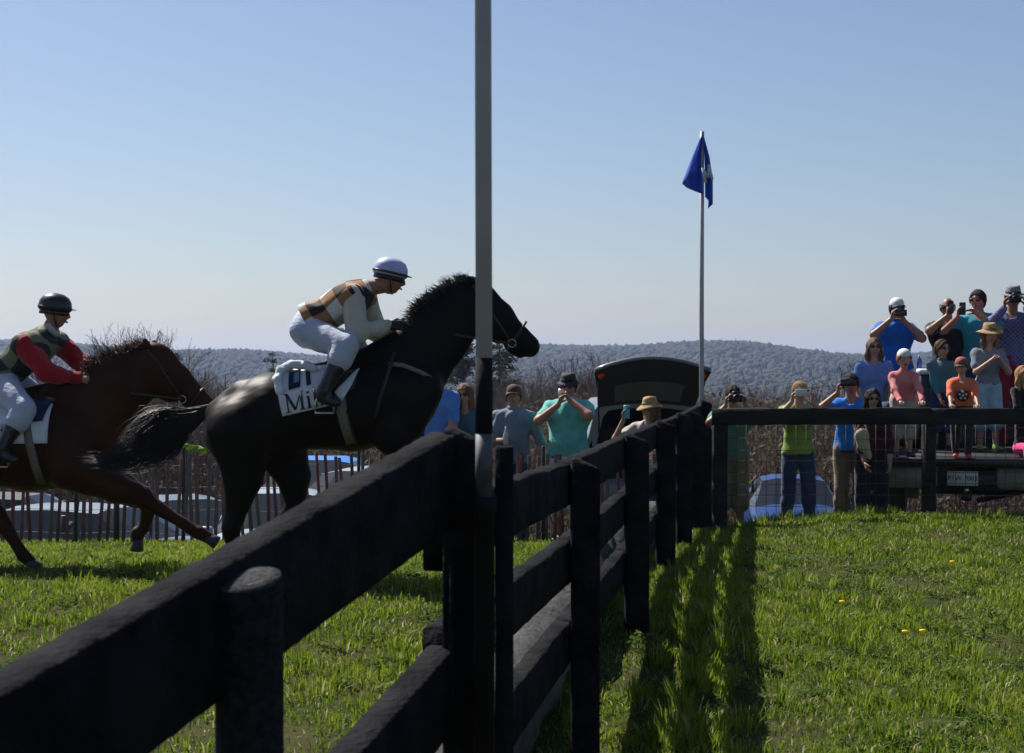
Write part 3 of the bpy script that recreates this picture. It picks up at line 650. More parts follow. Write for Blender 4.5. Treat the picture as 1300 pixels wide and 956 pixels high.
def figure(root, J, s, bulk, c):
    """body, clothes, hair and hat of one person; J holds the joints in world coordinates, s the size against 1.75 m"""
    right, front = J['right'], J['front']; h = c.get('vox', .0155)
    sk = SKIN[c.get('skin', 'fair')]
    def torso(F, o, k):
        Pv, C, N = J['pelvis'], J['chest'], J['neck']; w = (C - Pv); bl = c.get('belly', 0)
        F.cone(Pv - right * .065 * s * bulk, Pv + right * .065 * s * bulk, .108 * s * bulk + o, .108 * s * bulk + o, k)
        F.cone(Pv + w * .1, C, .143 * s * bulk + o, .152 * s * bulk + o, k, J['tfront'], .72 + .2 * bl)
        if bl: F.cone(Pv + w * .35 + J['tfront'] * .05 * s * bl, Pv + w * .65 + J['tfront'] * .04 * s * bl, .12 * s * bulk + o, .115 * s * bulk + o, k)
        F.cone(C - right * .075 * s * bulk, C + right * .075 * s * bulk, .112 * s * bulk + o, .112 * s * bulk + o, k, J['tfront'], .92)
        if c.get('bust'): 
            for q in (-1, 1): F.cone(C + right * .07 * q * s - w * .12 + J['tfront'] * .06 * s, C + right * .075 * q * s - w * .16 + J['tfront'] * .075 * s, .065 * s + o, .06 * s + o, k)
        for q in 'ab': F.cone(C + (N - C) * .66, J['sh' + q], .05 * s + o, .055 * s * bulk + o, k)
    def arms(F, o, k, up=1., fo=1., hand=True):
        for q in 'ab':
            S, E, Wr = J['sh' + q], J['el' + q], J['wr' + q]; bb = (bulk + 1) / 2
            F.cone(S, S + (E - S) * min(1, up), .055 * s * bb + o, (.055 - .012 * min(1, up)) * s * bb + o, k)
            if up >= 1 and fo > 0: F.cone(E, E + (Wr - E) * fo, .044 * s * bb + o, (.044 - .016 * fo) * s * bb + o, k)
            if hand: 
                hd = J['hd' + q]; F.cone(Wr - hd * .01, Wr + hd * .075 * s, .026 * s, .034 * s, k * .6, J['pn' + q], .5)
    def legs(F, o, k, lo=1., wide=0.):
        for q in 'ab':
            H_, K, A = J['hip' + q], J['kn' + q], J['an' + q]
            F.cone(H_, K, .09 * s * bulk + o, (.06 + wide) * s + o, k)
            if lo > 0:
                m = K + (A - K) * .3; F.cone(K, m, .057 * s + o, .056 * s + o + wide * s, k); F.cone(m, K + (A - K) * lo, .056 * s + o + wide * s, (.056 - .018 * lo) * s + o + wide * s, k)
    allp = [J[k] for k in J if k[:2] in ('pe', 'ch', 'ne', 'sh', 'el', 'wr', 'hi', 'kn', 'an')] + [J['head']]
    F = field_for(allp, .16 * s * max(1, bulk) + .05, h)
    torso(F, 0, .05 * s); arms(F, 0, .03 * s); legs(F, 0, .04 * s)
    F.cone(J['neck'] - J['tup'] * .03 * s, J['head'] - J['hup'] * .05 * s, .06 * s * (bulk + 1) / 2, .054 * s, .03 * s)
    mb = MB(); mb.add(F.surf(), 0); hs = c.get('headscale', 1) * s
    hr = nrm(np.cross(J['hup'], J['hfwd'])) * -1; hr = nrm(np.cross(J['hfwd'], J['hup']))
    at = head_parts(mb, J['head'], hr, J['hfwd'], J['hup'], hs)
    for q, sd in (('a', 1), ('b', -1)): fingers(mb, J['wr' + q], J['hd' + q], J['pn' + q], s, J.get('ts' + q, sd), c.get('curl', .9))
    mb.obj('body', [sk, LIP, EYEW, IRIS], root)
    A = np.array([hr, J['hfwd'], J['hup']])
    # shirt
    o = c.get('loose', .016); seed = c.get('seed', 1)
    F = field_for(allp, .2 * s * max(1, bulk) + .05, .014); torso(F, o * s, .05 * s)
    sl = c.get('sleeve', 'short')
    if sl == 'short': arms(F, .017 * s, .03 * s, .68, 0, False)
    elif sl == 'elbow': arms(F, .016 * s, .03 * s, 1., .02, False)
    elif sl == 'long': arms(F, .013 * s, .03 * s, 1., .97, False)
    F.folds((.007 if c.get('jockey') else .005) * s, 17 / s, seed); F.folds(.0026 * s, 38 / s, seed + 50); F.cut(J['pelvis'] - J['tup'] * c.get('hem', .03) * s, -J['tup'])
    F.carve(J['neck'] + J['tfront'] * .075 * s - J['tup'] * .005 * s, V(.05, .06, .062) * s) if not (c.get('jockey') or c.get('collar')) else F.carve(J['head'], .02)
    so = MB().add(F.surf()).obj('vest' if sl == 'none' else 'shirt', c['shirt'], root)
    if c.get('collar'):
        nb = J['neck'] + J['tup'] * .012 * s; cl = MB(); ax = np.array([right, np.cross(J['tup'], right), J['tup']])
        cl.add(lathe(nb, [(.068 * s, -.01), (.073 * s, .012), (.067 * s, .035 * s), (.062 * s, .036 * s), (.064 * s, 0)], 18, ax)); cl.obj('collar', c['collar'], so)
    # legs
    lg = c.get('legs', 'trousers')
    F = field_for([J[k + q] for k in ('hip', 'kn', 'an') for q in 'ab'] + [J['pelvis']], .17 * s * max(1, bulk) + .04, .014)
    Pv = J['pelvis']; F.cone(Pv - right * .065 * s * bulk, Pv + right * .065 * s * bulk, .113 * s * bulk, .113 * s * bulk, .04)
    if not c.get('jockey'): F.cone(Pv, Pv + J['tup'] * .12 * s, .152 * s * bulk, .156 * s * bulk, .04, J['tfront'], .76 + .2 * c.get('belly', 0))
    if lg == 'trousers': legs(F, .012 * s, .03 * s, .97, c.get('wide', .012))
    elif lg == 'tight': legs(F, (.03 if c.get('jockey') else .008) * s, .03 * s, c.get('tlow', .97), 0)
    else: legs(F, .02 * s, .03 * s, .12, .02)
    F.folds(.004 * s, 20 / s, seed + 3)
    if not c.get('jockey'): F.cut(Pv + J['tup'] * .085 * s, J['tup'])
    MB().add(F.surf()).obj({'trousers': 'trousers', 'tight': 'breeches' if c.get('jockey') else 'trousers'}.get(lg, 'shorts'), c['pants'], root)
    if c.get('belt') is not None:
        ax = np.array([right, np.cross(J['tup'], right), J['tup']]); b0 = Pv - J['tup'] * (c.get('hem', .03) - .004) * s
        MB().add(lathe(b0, [(.132 * s * bulk, -.018, 1.36, 1.), (.137 * s * bulk, -.016, 1.36, 1.), (.137 * s * bulk, .016, 1.36, 1.), (.132 * s * bulk, .018, 1.36, 1.)], 24, ax)).obj('belt', c['belt'], root)
    # shoes
    if not c.get('jockey'):
        for q in 'ab':
            An, T = J['an' + q], J['to' + q]; F = field_for([An, T], .1 * s, .011); d = T - An; gz = V(0, 0, An[2] - .075 * s)
            F.cone(An - V(0, 0, .01), An - V(0, 0, .04 * s), .042 * s, .042 * s, .02); F.cone(V(An[0], An[1], An[2] - .045 * s) - nrm(d) * .03 * s, V(T[0], T[1], An[2] - .05 * s), .036 * s, .034 * s, .02); F.cut(gz, (0, 0, -1))
            MB().add(F.surf()).obj('shoe', c.get('shoes', mat('shoe_dark', (.02, .02, .02), .6)), root)
    # hair
    hc = c.get('hair')
    if hc:
        F = Field(J['head'] - .24 * hs, J['head'] + .24 * hs, .0085) if not c.get('long') else Field(J['head'] - V(.2, .2, .42) * hs, J['head'] + .2 * hs, .0095)
        F.cone(at(0, -.005, .014), at(0, -.010, .022), .109 * hs, .107 * hs, .02, hr, .84)
        if c.get('bald') or c.get('hat'): F.cut(at(0, 0, .045), J['hup'])
        F.folds(.0035, 75, seed)
        F.carve(at(0, .098, -.035), V(.064, .085, .105) * hs); F.cut(at(0, .0, -.035 if not c.get('long') else -.06), nrm(J['hfwd'] * .7 - J['hup'])); F.cut(at(0, 0, -.075), -J['hup'])
        if c.get('long'):
            L = c['long']
            for q in (-1, 1):
                F.cone(at(.066 * q, -.01, .03), at(.08 * q, .005, -.1), .03 * hs, .036 * hs, .025); F.cone(at(.08 * q, .005, -.1), at(.085 * q, .035, -.1 - L), .036 * hs, .022 * hs, .025)
            F.cone(at(0, -.06, .02), at(0, -.075, -.12 - L * .6), .07 * hs, .06 * hs, .03, hr, 1.2); F.folds(.0022, 70, seed + 1)
        elif not c.get('bald'): F.cone(at(0, -.07, .0), at(0, -.068, -.05), .05 * hs, .045 * hs, .03, hr, 1.3)
        MB().add(F.surf()).obj('hair', hc, root)
    for k in (-1, 1):
        if c.get('brows', True) and not c.get('glasses'):
            pass
    # hat
    ht = c.get('hat')
    if ht:
        kind, m1, m2 = ht; hb = MB()
        if kind == 'cap':
            hb.add(lathe(at(0, -.006, .036), [(.088*hs, 0, .93, 1.13), (.09*hs, .012*hs, .93, 1.13), (.086*hs, .045*hs, .93, 1.1), (.066*hs, .078*hs, .95, 1.1), (.03*hs, .096*hs, 1, 1.1), (.004*hs, .1*hs, 1, 1)], 24, A), 0)
            o_ = hb.obj('cap', m1, root); vb = MB(); g = []
            for i in range(13):
                a = math.pi * (i / 12) ; x_ = -.08 * math.cos(a); e_ = math.sin(a) ** .7
                g.append([at(x_, .055 + .03 * e_, .042), at(x_ * .98, .06 + .085 * e_, .032 - .02 * (x_ / .08) ** 2 + .006), at(x_ * .98, .06 + .085 * e_, .027 - .02 * (x_ / .08) ** 2 + .006), at(x_, .055 + .03 * e_, .036)])
            vb.add(loft(g)); vb.obj('visor', m2, o_)
        elif kind == 'knit':
            hb.add(lathe(at(0, -.008, .025), [(.089*hs, 0, .92, 1.12), (.092*hs, .01*hs, .92, 1.12), (.088*hs, .05*hs, .92, 1.1), (.062*hs, .083*hs, .95, 1.1), (.03*hs, .1*hs, 1, 1.1), (.004*hs, .104*hs, 1, 1)], 24, A), 0); hb.obj('cap', m1, root)
        else:
            bw, bz, ch = {'fedora': (.135, -.006, .1), 'bucket': (.122, -.022, .088), 'straw': (.165, -.03, .095), 'sunhat': (.155, -.04, .098)}[kind]
            bw *= hs; ch *= hs; bz *= hs; r0 = .09 * hs
            hb.add(lathe(at(0, -.006, .048), [(r0 - .004, .001, .93, 1.12), (bw * .99, bz, .98, 1.12), (bw, bz + .003, .98, 1.12), (bw * .85, bz * .55 + .006, .96, 1.12), (r0 + .003, .008, .93, 1.12), (r0 * .98, .02*hs, .93, 1.12), (r0 * .92, ch * .7, .92, 1.1), (r0 * .8, ch * .97, .9, 1.1), (r0 * .45, ch * (.9 if kind == 'fedora' else 1.04), .9, 1.1), (.003, ch * (.84 if kind == 'fedora' else 1.06), 1, 1)], 32, A, .10 if kind in ('straw', 'sunhat') else .05), 0)
            o_ = hb.obj('hat', m1, root)
            MB().add(lathe(at(0, -.006, .048), [(r0 * .985, .010*hs, .94, 1.13), (r0 * 1.015, .011*hs, .94, 1.13), (r0 * .99, .034*hs, .94, 1.13), (r0 * .96, .035*hs, .94, 1.13)], 28, A)).obj('hat_band', m2, o_)
    if c.get('glasses'):
        g = MB(); gm = c['glasses'] if not isinstance(c['glasses'], bool) else mat('sunglass_lens', (.006, .006, .007), .12)
        for k in (-1, 1):
            g.add(sphere(at(.033 * k, .093, .008), V(.029, .009, .02) * hs, 12, 8, A)); g.add(tube([at(.06 * k, .09, .013), at(.076 * k, .03, .012), at(.078 * k, -.02, .008)], .003 * hs, 5))
        g.add(tube([at(-.012, .104, .012), at(.012, .104, .012)], .003 * hs, 5)); g.obj('sunglasses', gm, root)
    return at
def person(px, d, top, label, c, group=None, yaw=0., H=None, feet=None, sit=None):
    """stand a person whose head top shows at row `top` on the ground (or on height `feet`), facing the camera turned by yaw"""
    X = P(px, 0, d)[0]; g = float(ground_z(X, d)) if feet is None else feet
    q_ = random.Random(c.get('seed', 1) * 13 + 5); yaw = yaw or q_.uniform(-16, 16); c = dict(c); c.setdefault('hx', q_.uniform(-.025, .025)); c.setdefault('pitch', q_.uniform(-8, 3)); c.setdefault('lean', q_.uniform(-.02, .06))
    zt = P(px, top, d)[2] - c.get('hatlift', 0)
    if sit is None: Ht = H or (zt - g)
    else: Ht = H
    s = Ht / 1.75 * c.get('limb', 1); bulk = c.get('bulk', 1); hs = c.get('headscale', 1) * s
    th = R(yaw); right = V(math.cos(th), math.sin(th), 0); fr = V(math.sin(th), -math.cos(th), 0); up = V(0, 0, 1)
    root = thing('person', (X, d, g), label, 'person', group)
    zh = zt - .118 * hs - .004; J = dict(right=right, front=fr, tfront=fr, tup=up); base = V(X, d, 0)
    lean = c.get('lean', 0.)
    J['head'] = base + up * zh + fr * (.02 + lean * .5) * s + right * c.get('hx', 0) * s
    zn = zh - .155 * hs; J['neck'] = base + up * zn + fr * lean * .4 * s; J['chest'] = base + up * (zn - .16 * s) + fr * lean * .3 * s
    pel = .5 * (zn - g) + g + .085 * s if sit is None else sit + .1 * s
    pel = (g + .53 * Ht * c.get('leglen', 1)) if sit is None else pel
    J['pelvis'] = base + up * pel
    hp = c.get('pitch', 0.); hy = R(c.get('hyaw', 0)); ff = fr * math.cos(hy) + right * math.sin(hy)
    J['hfwd'] = nrm(ff * math.cos(R(hp)) + up * math.sin(R(hp))); J['hup'] = nrm(np.cross(np.cross(J['hfwd'], up), J['hfwd']))
    for q, k in (('a', -1), ('b', 1)):
        S = J['neck'] + right * .166 * k * s * (.55 + .45 * bulk) - up * .082 * s; J['sh' + q] = S
        t = c.get('hand' + q)
        if t is None: t = (.26 * k, .08, None)
        tz = (pel - .1 * s) if t[2] is None else None
        if t[2] is None: T = base + right * t[0] * s + fr * t[1] * s + up * tz
        elif isinstance(t[2], str): T = base + right * t[0] * s + fr * t[1] * s + up * float(t[2])       # absolute height
        else: T = J['head'] + right * t[0] * s + fr * t[1] * s + up * t[2] * s
        pole = right * k * c.get('elout', .6) - up * 1 - fr * .15
        J['el' + q], J['wr' + q] = ik(S, T, .3 * s, .265 * s, pole)
        J['hd' + q] = nrm(c['hdir' + q][0] * right + c['hdir' + q][1] * fr + c['hdir' + q][2] * up) if ('hdir' + q) in c else nrm(J['wr' + q] - J['el' + q])
        pn = c.get('pn' + q, (-k * .9, .2, 0)); J['pn' + q] = nrm(pn[0] * right + pn[1] * fr + pn[2] * up + V(1e-4, 2e-4, 3e-4))
        if sit is None:
            st = c.get('stance', .1); H_ = J['pelvis'] + right * .085 * k * s - up * .03 * s; A = base + right * st * k * s + up * (g + .08 * s) + fr * (.03 * k) * s
            J['hip' + q] = H_; J['an' + q] = A; J['kn' + q] = (H_ + A) / 2 + fr * .03 * s + right * .01 * k
        else:
            H_ = J['pelvis'] + right * .09 * k * s; K = H_ + fr * .40 * s + right * .03 * k * s + up * .02; A = K - up * .40 * s + fr * .06 * s
            J['hip' + q] = H_; J['kn' + q] = K; J['an' + q] = A
        J['to' + q] = J['an' + q] + fr * .15 * s + right * .03 * k * s
    at = figure(root, J, s, bulk, c)
    return root, J, at, s
def slab(c, right, up, w, h, t, bev=.004):
    n = np.cross(right, up); v, f = box((-w/2, -h/2, -t/2), (w/2, h/2, t/2), bev); return c + v[:, :1] * right + v[:, 1:2] * up + v[:, 2:] * n, f
def phone(c, right, up, label, m, landscape=True, m2=None):
    w, h = (.15, .074) if landscape else (.074, .15)
    o = thing('phone', c, label, 'phone'); MB().add(slab(c, right, up, w, h, .009)).obj('case', m, o, False)
    n = nrm(np.cross(right, up)); n = n if n[1] < 0 else -n
    MB().add(slab(c + n * .006 + right * w * .36 + up * h * .3, right, up, .02, .02, .004, .001)).obj('lens', m2 or mat('lens_glass', (.005, .005, .008), .08), o, False)
def camera_prop(c, right, up, label):
    n = np.cross(right, up); n = n if n[1] < 0 else -n; o = thing('camera_body', c, label, 'camera'); bm_ = mat('camera_black', (.01, .01, .011), .45)
    MB().add(slab(c, right, up, .135, .088, .06, .008)).obj('body', bm_, o, False); MB().add(slab(c + up * .055, right, up, .06, .03, .05, .008)).obj('viewfinder', bm_, o, False)
    ax = np.array([right, up, n]) if np.dot(np.cross(right, up), n) > 0 else np.array([-right, up, n])
    MB().add(lathe(c + n * .03, [(.034, 0), (.036, .01), (.036, .075), (.03, .078), (.028, .07), (.004, .062)], 18, ax)).obj('lens', bm_, o)
# ------------------------------------------------------------------ horses
def horse(D, label, coat, hoofm, maneM, bodyp, legs_, x0, ears, yoff=0.):
    k = D / FPX
    Q = lambda px, py, o=0.: P(px, py, D) + V(0, o + yoff, 0)
    t = thing('horse', (Q(x0, 0)[0], D + yoff, float(ground_z(Q(x0, 0)[0], D))), label, 'horse')
    pts = [Q(a, b, o) for (a, b, o, r) in [p[i] for p in bodyp for i in (0, 1)]] + [Q(a, b, o) for l in legs_ for (a, b, o, r) in l]
    F = field_for(pts, .40, .0135)
    for p in bodyp:
        (a, b, o, r), (a2, b2, o2, r2), fl, sm = p
        F.cone(Q(a, b, o), Q(a2, b2, o2), r * k, r2 * k, sm, (0, 1, 0), fl)
    for l in legs_:
        for i in range(len(l) - 1):
            (a, b, o, r), (a2, b2, o2, r2) = l[i], l[i+1]; F.cone(Q(a, b, o), Q(a2, b2, o2), r * k, r2 * k, .05 if i == 0 else (.03 if i == 1 else .012), (0, 1, 0), .8 if r > 20 else .95)
    F.folds(.0028, 11, 4); F.folds(.0012, 26, 9)
    mb = MB(); mb.add(F.surf()); b = mb.obj('body', coat, t)
    for (p, q, w) in ears:
        e0, e1 = Q(*p), Q(*q); d = e1 - e0; MB().add(tube([e0 - d * .25, e0 + d * .35, e0 + d * .75, e1], np.array([.022, .027, .017, .003]) * w, 10)).obj('ear', coat, t)
    for l in legs_:
        (a, b_, o, r), (a2, b2, o2, r2) = l[-2], l[-1]; c = Q(a2, b2, o2); d = nrm(c - Q(a, b_, o)); d = nrm(d + V(.18, 0, -.15) * 0)
        rings = []; u, w = frame(d)
        for s_, rr in ((-.035, .036), (-.02, .044), (.02, .05), (.055, .056), (.06, .05)):
            rings.append([c + d * s_ + rr * (math.cos(a_) * u + math.sin(a_) * w * .9) for a_ in np.arange(14) * 2 * math.pi / 14])
        MB().add(loft(rings)).obj('hoof', hoofm, t)
    return t, Q
def strands(paths, n, spread, rad, rng, jit=.02, flow=1.):
    mb = MB(); paths = [np.array(p) for p in paths]; m = len(paths[0])
    for i in range(n):
        w = rng.dirichlet(np.ones(len(paths)) * .55); p = sum(a * q for a, q in zip(w, paths)); L = rng.uniform(.55, 1.0)
        s = np.linspace(0, L * (m - 1), 9); j = np.clip(s.astype(int), 0, m - 2); f = (s - j)[:, None]; pm = p[np.clip(j - 1, 0, m - 1)]; pp = p[np.clip(j + 2, 0, m - 1)]
        a, b = p[j], p[j+1]; c = .5 * ((2*a) + (b - pm) * f + (2*pm - 5*a + 4*b - pp) * f**2 + (3*a - pm - 3*b + pp) * f**3)
        g = np.linspace(0, 1, 9)[:, None]; c = c + rng.normal(0, spread, 3) * g ** .8 + np.sin(g * rng.uniform(3, 9) + rng.uniform(0, 6)) * rng.normal(0, jit, 3) * g
        mb.add(tube(c, rad * np.linspace(1, .25, 9) * rng.uniform(.6, 1.2), 4, False), shade=float(rng.uniform()))
    return mb
bay = mat('coat_dark_bay', (.0045, .003, .0026), .5, scale=3, bump=.08, bscale=120, spec=.12, col2=(.008, .0048, .0036))
chest = mat('coat_chestnut', (.026, .0095, .0035), .5, scale=3, bump=.08, bscale=120, spec=.12, col2=(.055, .019, .006))
hoofm = mat('hoof_horn', (.03, .026, .023), .5, var=.3, scale=30)
haird = mat_attr('mane_black', [(0, (.006, .005, .005)), (.7, (.01, .008, .0075)), (1, (.018, .014, .012))], .5, spec=.3)
hairb = mat_attr('mane_bay', [(0, (.01, .007, .006)), (.6, (.03, .015, .008)), (1, (.2, .075, .02))], .45, .15, .4)
N_, F_ = -.13, .13
H1, Q1 = horse(11.0, 'black-brown racehorse leaping over the timber jump', bay, hoofm, haird,
  [((305,546,0,46),(347,529,0,53),.98,.06), ((345,524,0,49),(450,517,0,52),.97,.06), ((450,512,0,57),(503,502,0,52),.84,.08), ((425,487,0,28),(490,455,0,24),.6,.08), ((280,526,0,20),(310,508,0,26),.7,.05),
   ((518,470,0,50),(556,424,0,40),.5,.08), ((556,424,0,40),(588,391,0,34),.42,.06), ((588,388,0,33),(606,388,0,29),.45,.05),
   ((604,382,0,26),(630,404,0,23),.5,.04), ((630,404,0,22),(655,427,0,16.5),.5,.03), ((655,427,0,16.5),(671,440,0,14.5),.62,.02), ((612,402,0,22),(624,414,0,18),.55,.03), ((660,448,0,8),(648,440,0,7),.7,.02),
   ((530,495,-.1,32),(505,545,-.12,30),.6,.06), ((530,495,.1,32),(505,545,.12,30),.6,.06)],
  [[(313,548,N_,46),(313,606,N_-.01,24),(302,655,N_,13),(297,668,N_,11.5),(302,700,N_,7.5),(306,708,N_,8.5),(311,718,N_,7)],
   [(345,552,F_,44),(369,606,F_,22),(371,642,F_,13),(364,657,F_,11.5),(362,696,F_,7.5),(364,704,F_,8.5),(369,714,F_,7)],
   [(502,552,N_,26),(530,582,N_,16),(556,600,N_,11),(532,628,N_,7.5),(526,636,N_,8.5),(512,640,N_,7)],
   [(505,552,F_,26),(534,580,F_,16),(560,596,F_,11),(540,624,F_,7.5),(532,632,F_,8.5),(520,638,F_,7)]],
  400, [((601,359,-.05),(592,351,-.055),1.), ((604,358,.05),(596,350,.055),1.)])
H2, Q2 = horse(11.6, 'reddish brown racehorse galloping up behind the leaping horse', chest, hoofm, hairb,
  [((-118,570,0,54),(-80,562,0,54),1.0,.06), ((-80,560,0,54),(40,564,0,56),1.0,.06), ((40,562,0,58),(98,562,0,53),.82,.08), ((40,520,0,28),(95,500,0,24),.6,.08),
   ((112,528,0,48),(150,492,0,40),.5,.08), ((150,492,0,40),(184,470,0,33),.42,.06), ((184,468,0,31),(198,462,0,27),.45,.05),
   ((197,463,0,25),(222,484,0,22),.5,.04), ((222,484,0,21),(246,504,0,16),.5,.03), ((246,504,0,16),(260,514,0,14),.62,.02), ((204,482,0,22),(216,492,0,18),.55,.03), ((252,522,0,8),(240,514,0,7),.7,.02)],
  [[(98,590,N_,32),(150,616,N_,20),(186,628,N_,13),(196,637,N_,9.5),(246,668,N_,7.5),(257,674,N_,9),(271,682,N_,7)],
   [(98,590,F_,32),(148,620,F_,20),(182,638,F_,13),(183,650,F_,9),(178,672,F_,7.5),(170,680,F_,8.5),(169,692,F_,7.5)],
   [(-105,590,N_,46),(-60,620,N_,24),(-10,640,N_,13),(4,650,N_,11),(30,692,N_,7.5),(37,703,N_,8.5),(48,713,N_,7)],
   [(-118,590,F_,46),(-100,640,F_,22),(-130,676,F_,12),(-140,690,F_,10),(-128,712,F_,8),(-124,718,F_,8.5),(-118,722,F_,7)]],
  20, [((190,440,-.05),(184,429,-.055),1.), ((196,441,.05),(192,431,.055),1.)])
rng = np.random.default_rng(8)
def mane(Q, crest, dirs, n, mt, root, L=26):
    mb = MB(); cr = np.array(crest, float); s = np.linspace(0, len(cr) - 1.001, n)
    for a in s:
        i = int(a); f = a - i; c = cr[i] * (1 - f) + cr[i+1] * f; d = np.array(dirs[i]) * (1 - f) + np.array(dirs[i+1]) * f
        l = L * rng.uniform(.45, 1.1); o = rng.normal(0, .018); p0 = Q(c[0] - d[0]*6, c[1] - d[1]*6, o); sp = rng.normal(0, .35, 2)
        p1 = Q(c[0] + (d[0] + sp[0]*.4) * l * .45, c[1] + (d[1] + sp[1]*.4) * l * .45, o * 1.5); p2 = Q(c[0] + (d[0] + sp[0]) * l * .8 - .1 * l, c[1] + (d[1] + sp[1]) * l * .8 + .1 * l, o * 2 + rng.normal(0, .03))
        mb.add(tube([p0, p1, p2], np.array([.0042, .003, .001]) * rng.uniform(.7, 1.2), 4, False), shade=float(rng.uniform()))
    mb.obj('mane', mt, root, True, True)
mane(Q1, [(527,418),(531,398),(548,382),(570,369),(590,359),(600,356)], [(-.95,-.25),(-.85,-.45),(-.75,-.62),(-.7,-.65),(-.7,-.6),(-.8,-.4)], 2600, haird, H1, 15)
mane(Q2, [(104,490),(118,470),(138,458),(160,449),(180,441),(190,438)], [(-.6,-.6),(-.5,-.8),(-.5,-.8),(-.7,-.6),(-.95,-.25),(-.9,-.2)], 1200, hairb, H2, 20)
def tail(Q, paths, n, mt, root, spread=.02): strands([[Q(*p) for p in q] for q in paths], n, spread, .0036, rng, .032).obj('tail', mt, root, True, True)
tail(Q1, [[(272,512,0),(240,520,.02),(205,516,0),(176,528,-.05),(158,556,-.08),(140,586,-.1)], [(270,520,0),(238,532,0),(205,540,-.03),(178,560,-.06),(140,582,-.08),(90,578,-.1)],
          [(270,524,0),(240,542,0),(220,560,-.02),(200,580,-.05),(172,596,-.06),(110,590,-.1)], [(270,524,0),(244,544,0),(236,560,0),(226,578,0),(214,590,0),(204,600,0)]], 1000, haird, H1, .014)
tail(Q2, [[(-165,545,0),(-200,550,0),(-240,570,0),(-270,600,0)], [(-165,550,0),(-195,570,0),(-220,600,0),(-240,630,0)]], 160, hairb, H2)
MB().add(sphere(Q1(622, 394, -.066), (.019, .008, .016), 10, 7)).obj('eye', mat('horse_eye', (.004, .003, .003), .08), H1)
MB().add(sphere(Q2(214, 472, -.07), (.019, .008, .016), 10, 7)).obj('eye', MATS['horse_eye'], H2)
# bridles and reins
leather = mat('leather_dark', (.02, .013, .009), .5, var=.2, scale=30); steel = mat('steel', (.5, .5, .5), .25, metal=1.)
webb = mat('web_grey', (.16, .14, .12), .8, var=.15, scale=40)
def strap(pts, w, m, name, root, th=.004):
    pts = np.array(pts); rings = []
    for i in range(len(pts)):
        d = nrm(pts[min(i+1, len(pts)-1)] - pts[max(i-1, 0)]); s = nrm(np.cross(d, (0, 1, 0))); n = np.cross(s, d)
        rings.append([pts[i] + s*w/2 - n*th/2, pts[i] + s*w/2 + n*th/2, pts[i] - s*w/2 + n*th/2, pts[i] - s*w/2 - n*th/2])
    return MB().add(loft(rings)).obj(name, m, root, False)
def bridle(Q, D, hd, label, hand, bit, noseb, cheek, extra):
    t = thing('bridle', Q(*bit), label, 'bridle')
    ang = np.arange(13) * 2 * math.pi / 12
    for o in (-1, 1):
        MB().add(tube([Q(bit[0], bit[1], bit[2] * o * -1 if o > 0 else bit[2]) + V(.028 * math.cos(a), 0, .028 * math.sin(a)) for a in ang], .004, 6)).obj('bit_ring', steel, t)
        b = V(*Q(bit[0], bit[1], abs(bit[2]) * o)); h = V(*Q(hand[0], hand[1], .07 * o)); mid = (b + h) / 2 + V(0, .03 * o, -.015)
        strap([h, (h + mid) / 2 + V(0, 0, -.004), mid, (mid + b) / 2, b], .016, leather, 'rein', t)
        strap([Q(x, y, abs(z) * o) for x, y, z in cheek], .018, leather, 'cheek_strap', t)
    (x0, y0), (x1, y1), hw = noseb; p, q = V(*Q(x0, y0)), V(*Q(x1, y1)); c = (p + q) / 2; a_ = (p - q) / 2
    MB().add(tube([c + a_ * 1.06 * math.cos(a) + V(0, hw * math.sin(a), 0) for a in np.arange(21) * 2 * math.pi / 20], .010, 6)).obj('noseband', extra, t)
bridle(Q1, 11, H1, 'dark leather bridle with reins on the leaping black horse', (532, 414), (650, 436, -.07), ((667, 410), (645, 443), .066), [(600, 362, -.075), (616, 385, -.088), (634, 412, -.078), (650, 436, -.07)], leather)
bridle(Q2, 11.6, H2, 'dark leather bridle with reins on the reddish brown horse', (122, 488), (234, 507, -.075), ((258, 494), (240, 521), .072), [(190, 444, -.08), (205, 462, -.09), (220, 486, -.085), (234, 507, -.075)], leather)
strap([Q1(496, 462, -.2), Q1(515, 464, -.215), Q1(535, 472, -.2), Q1(552, 482, -.15), Q1(560, 489, -.05), Q1(561, 490, .05)], .03, webb, 'breast_girth', H1)
strap([Q1(503, 448, -.17), Q1(497, 470, -.235), Q1(488, 500, -.27), Q1(480, 530, -.27)], .022, leather, 'martingale', H1)
# ------------------------------------------------------------------ saddles, cloths, stirrups
whitec = cloth('saddle_white', (.62, .63, .66), .05, .05); navy = cloth('saddle_navy', (.012, .02, .06))
def flank(Q, D, cy, r, flat, px, py, ex=.018):
    k = D / FPX; dz = (py - cy); y = math.sqrt(max(.02, 1 - (dz / (r + 1)) ** 2)) * r * k * flat + ex
    return Q(px, py, -y)
def sheet(Q, D, cy, r, flat, quad, nx, ny, ex, side=-1):
    (a, b, c, d) = [np.array(q, float) for q in quad]; g = []
    for i in range(ny + 1):
        row = []
        for j in range(nx + 1):
            u, v = j / nx, i / ny; p = (a * (1-u) + b * u) * (1-v) + (d * (1-u) + c * u) * v
            q = flank(Q, D, cy, r, flat, p[0], p[1], ex + .004 * math.sin(u * 9 + v * 5)); 
            if side > 0: q[1] = 2 * D - q[1]
            row.append(q)
        g.append(row)
    v = np.array(g).reshape(-1, 3); n = nx + 1; i = np.arange(ny)[:, None] * n + np.arange(nx)[None]
    return v, np.stack([i, i + 1, i + n + 1, i + n], -1).reshape(-1, 4)
def solid(o, t=.006): m = o.modifiers.new('thick', 'SOLIDIFY'); m.thickness = t; m.offset = 0; return o
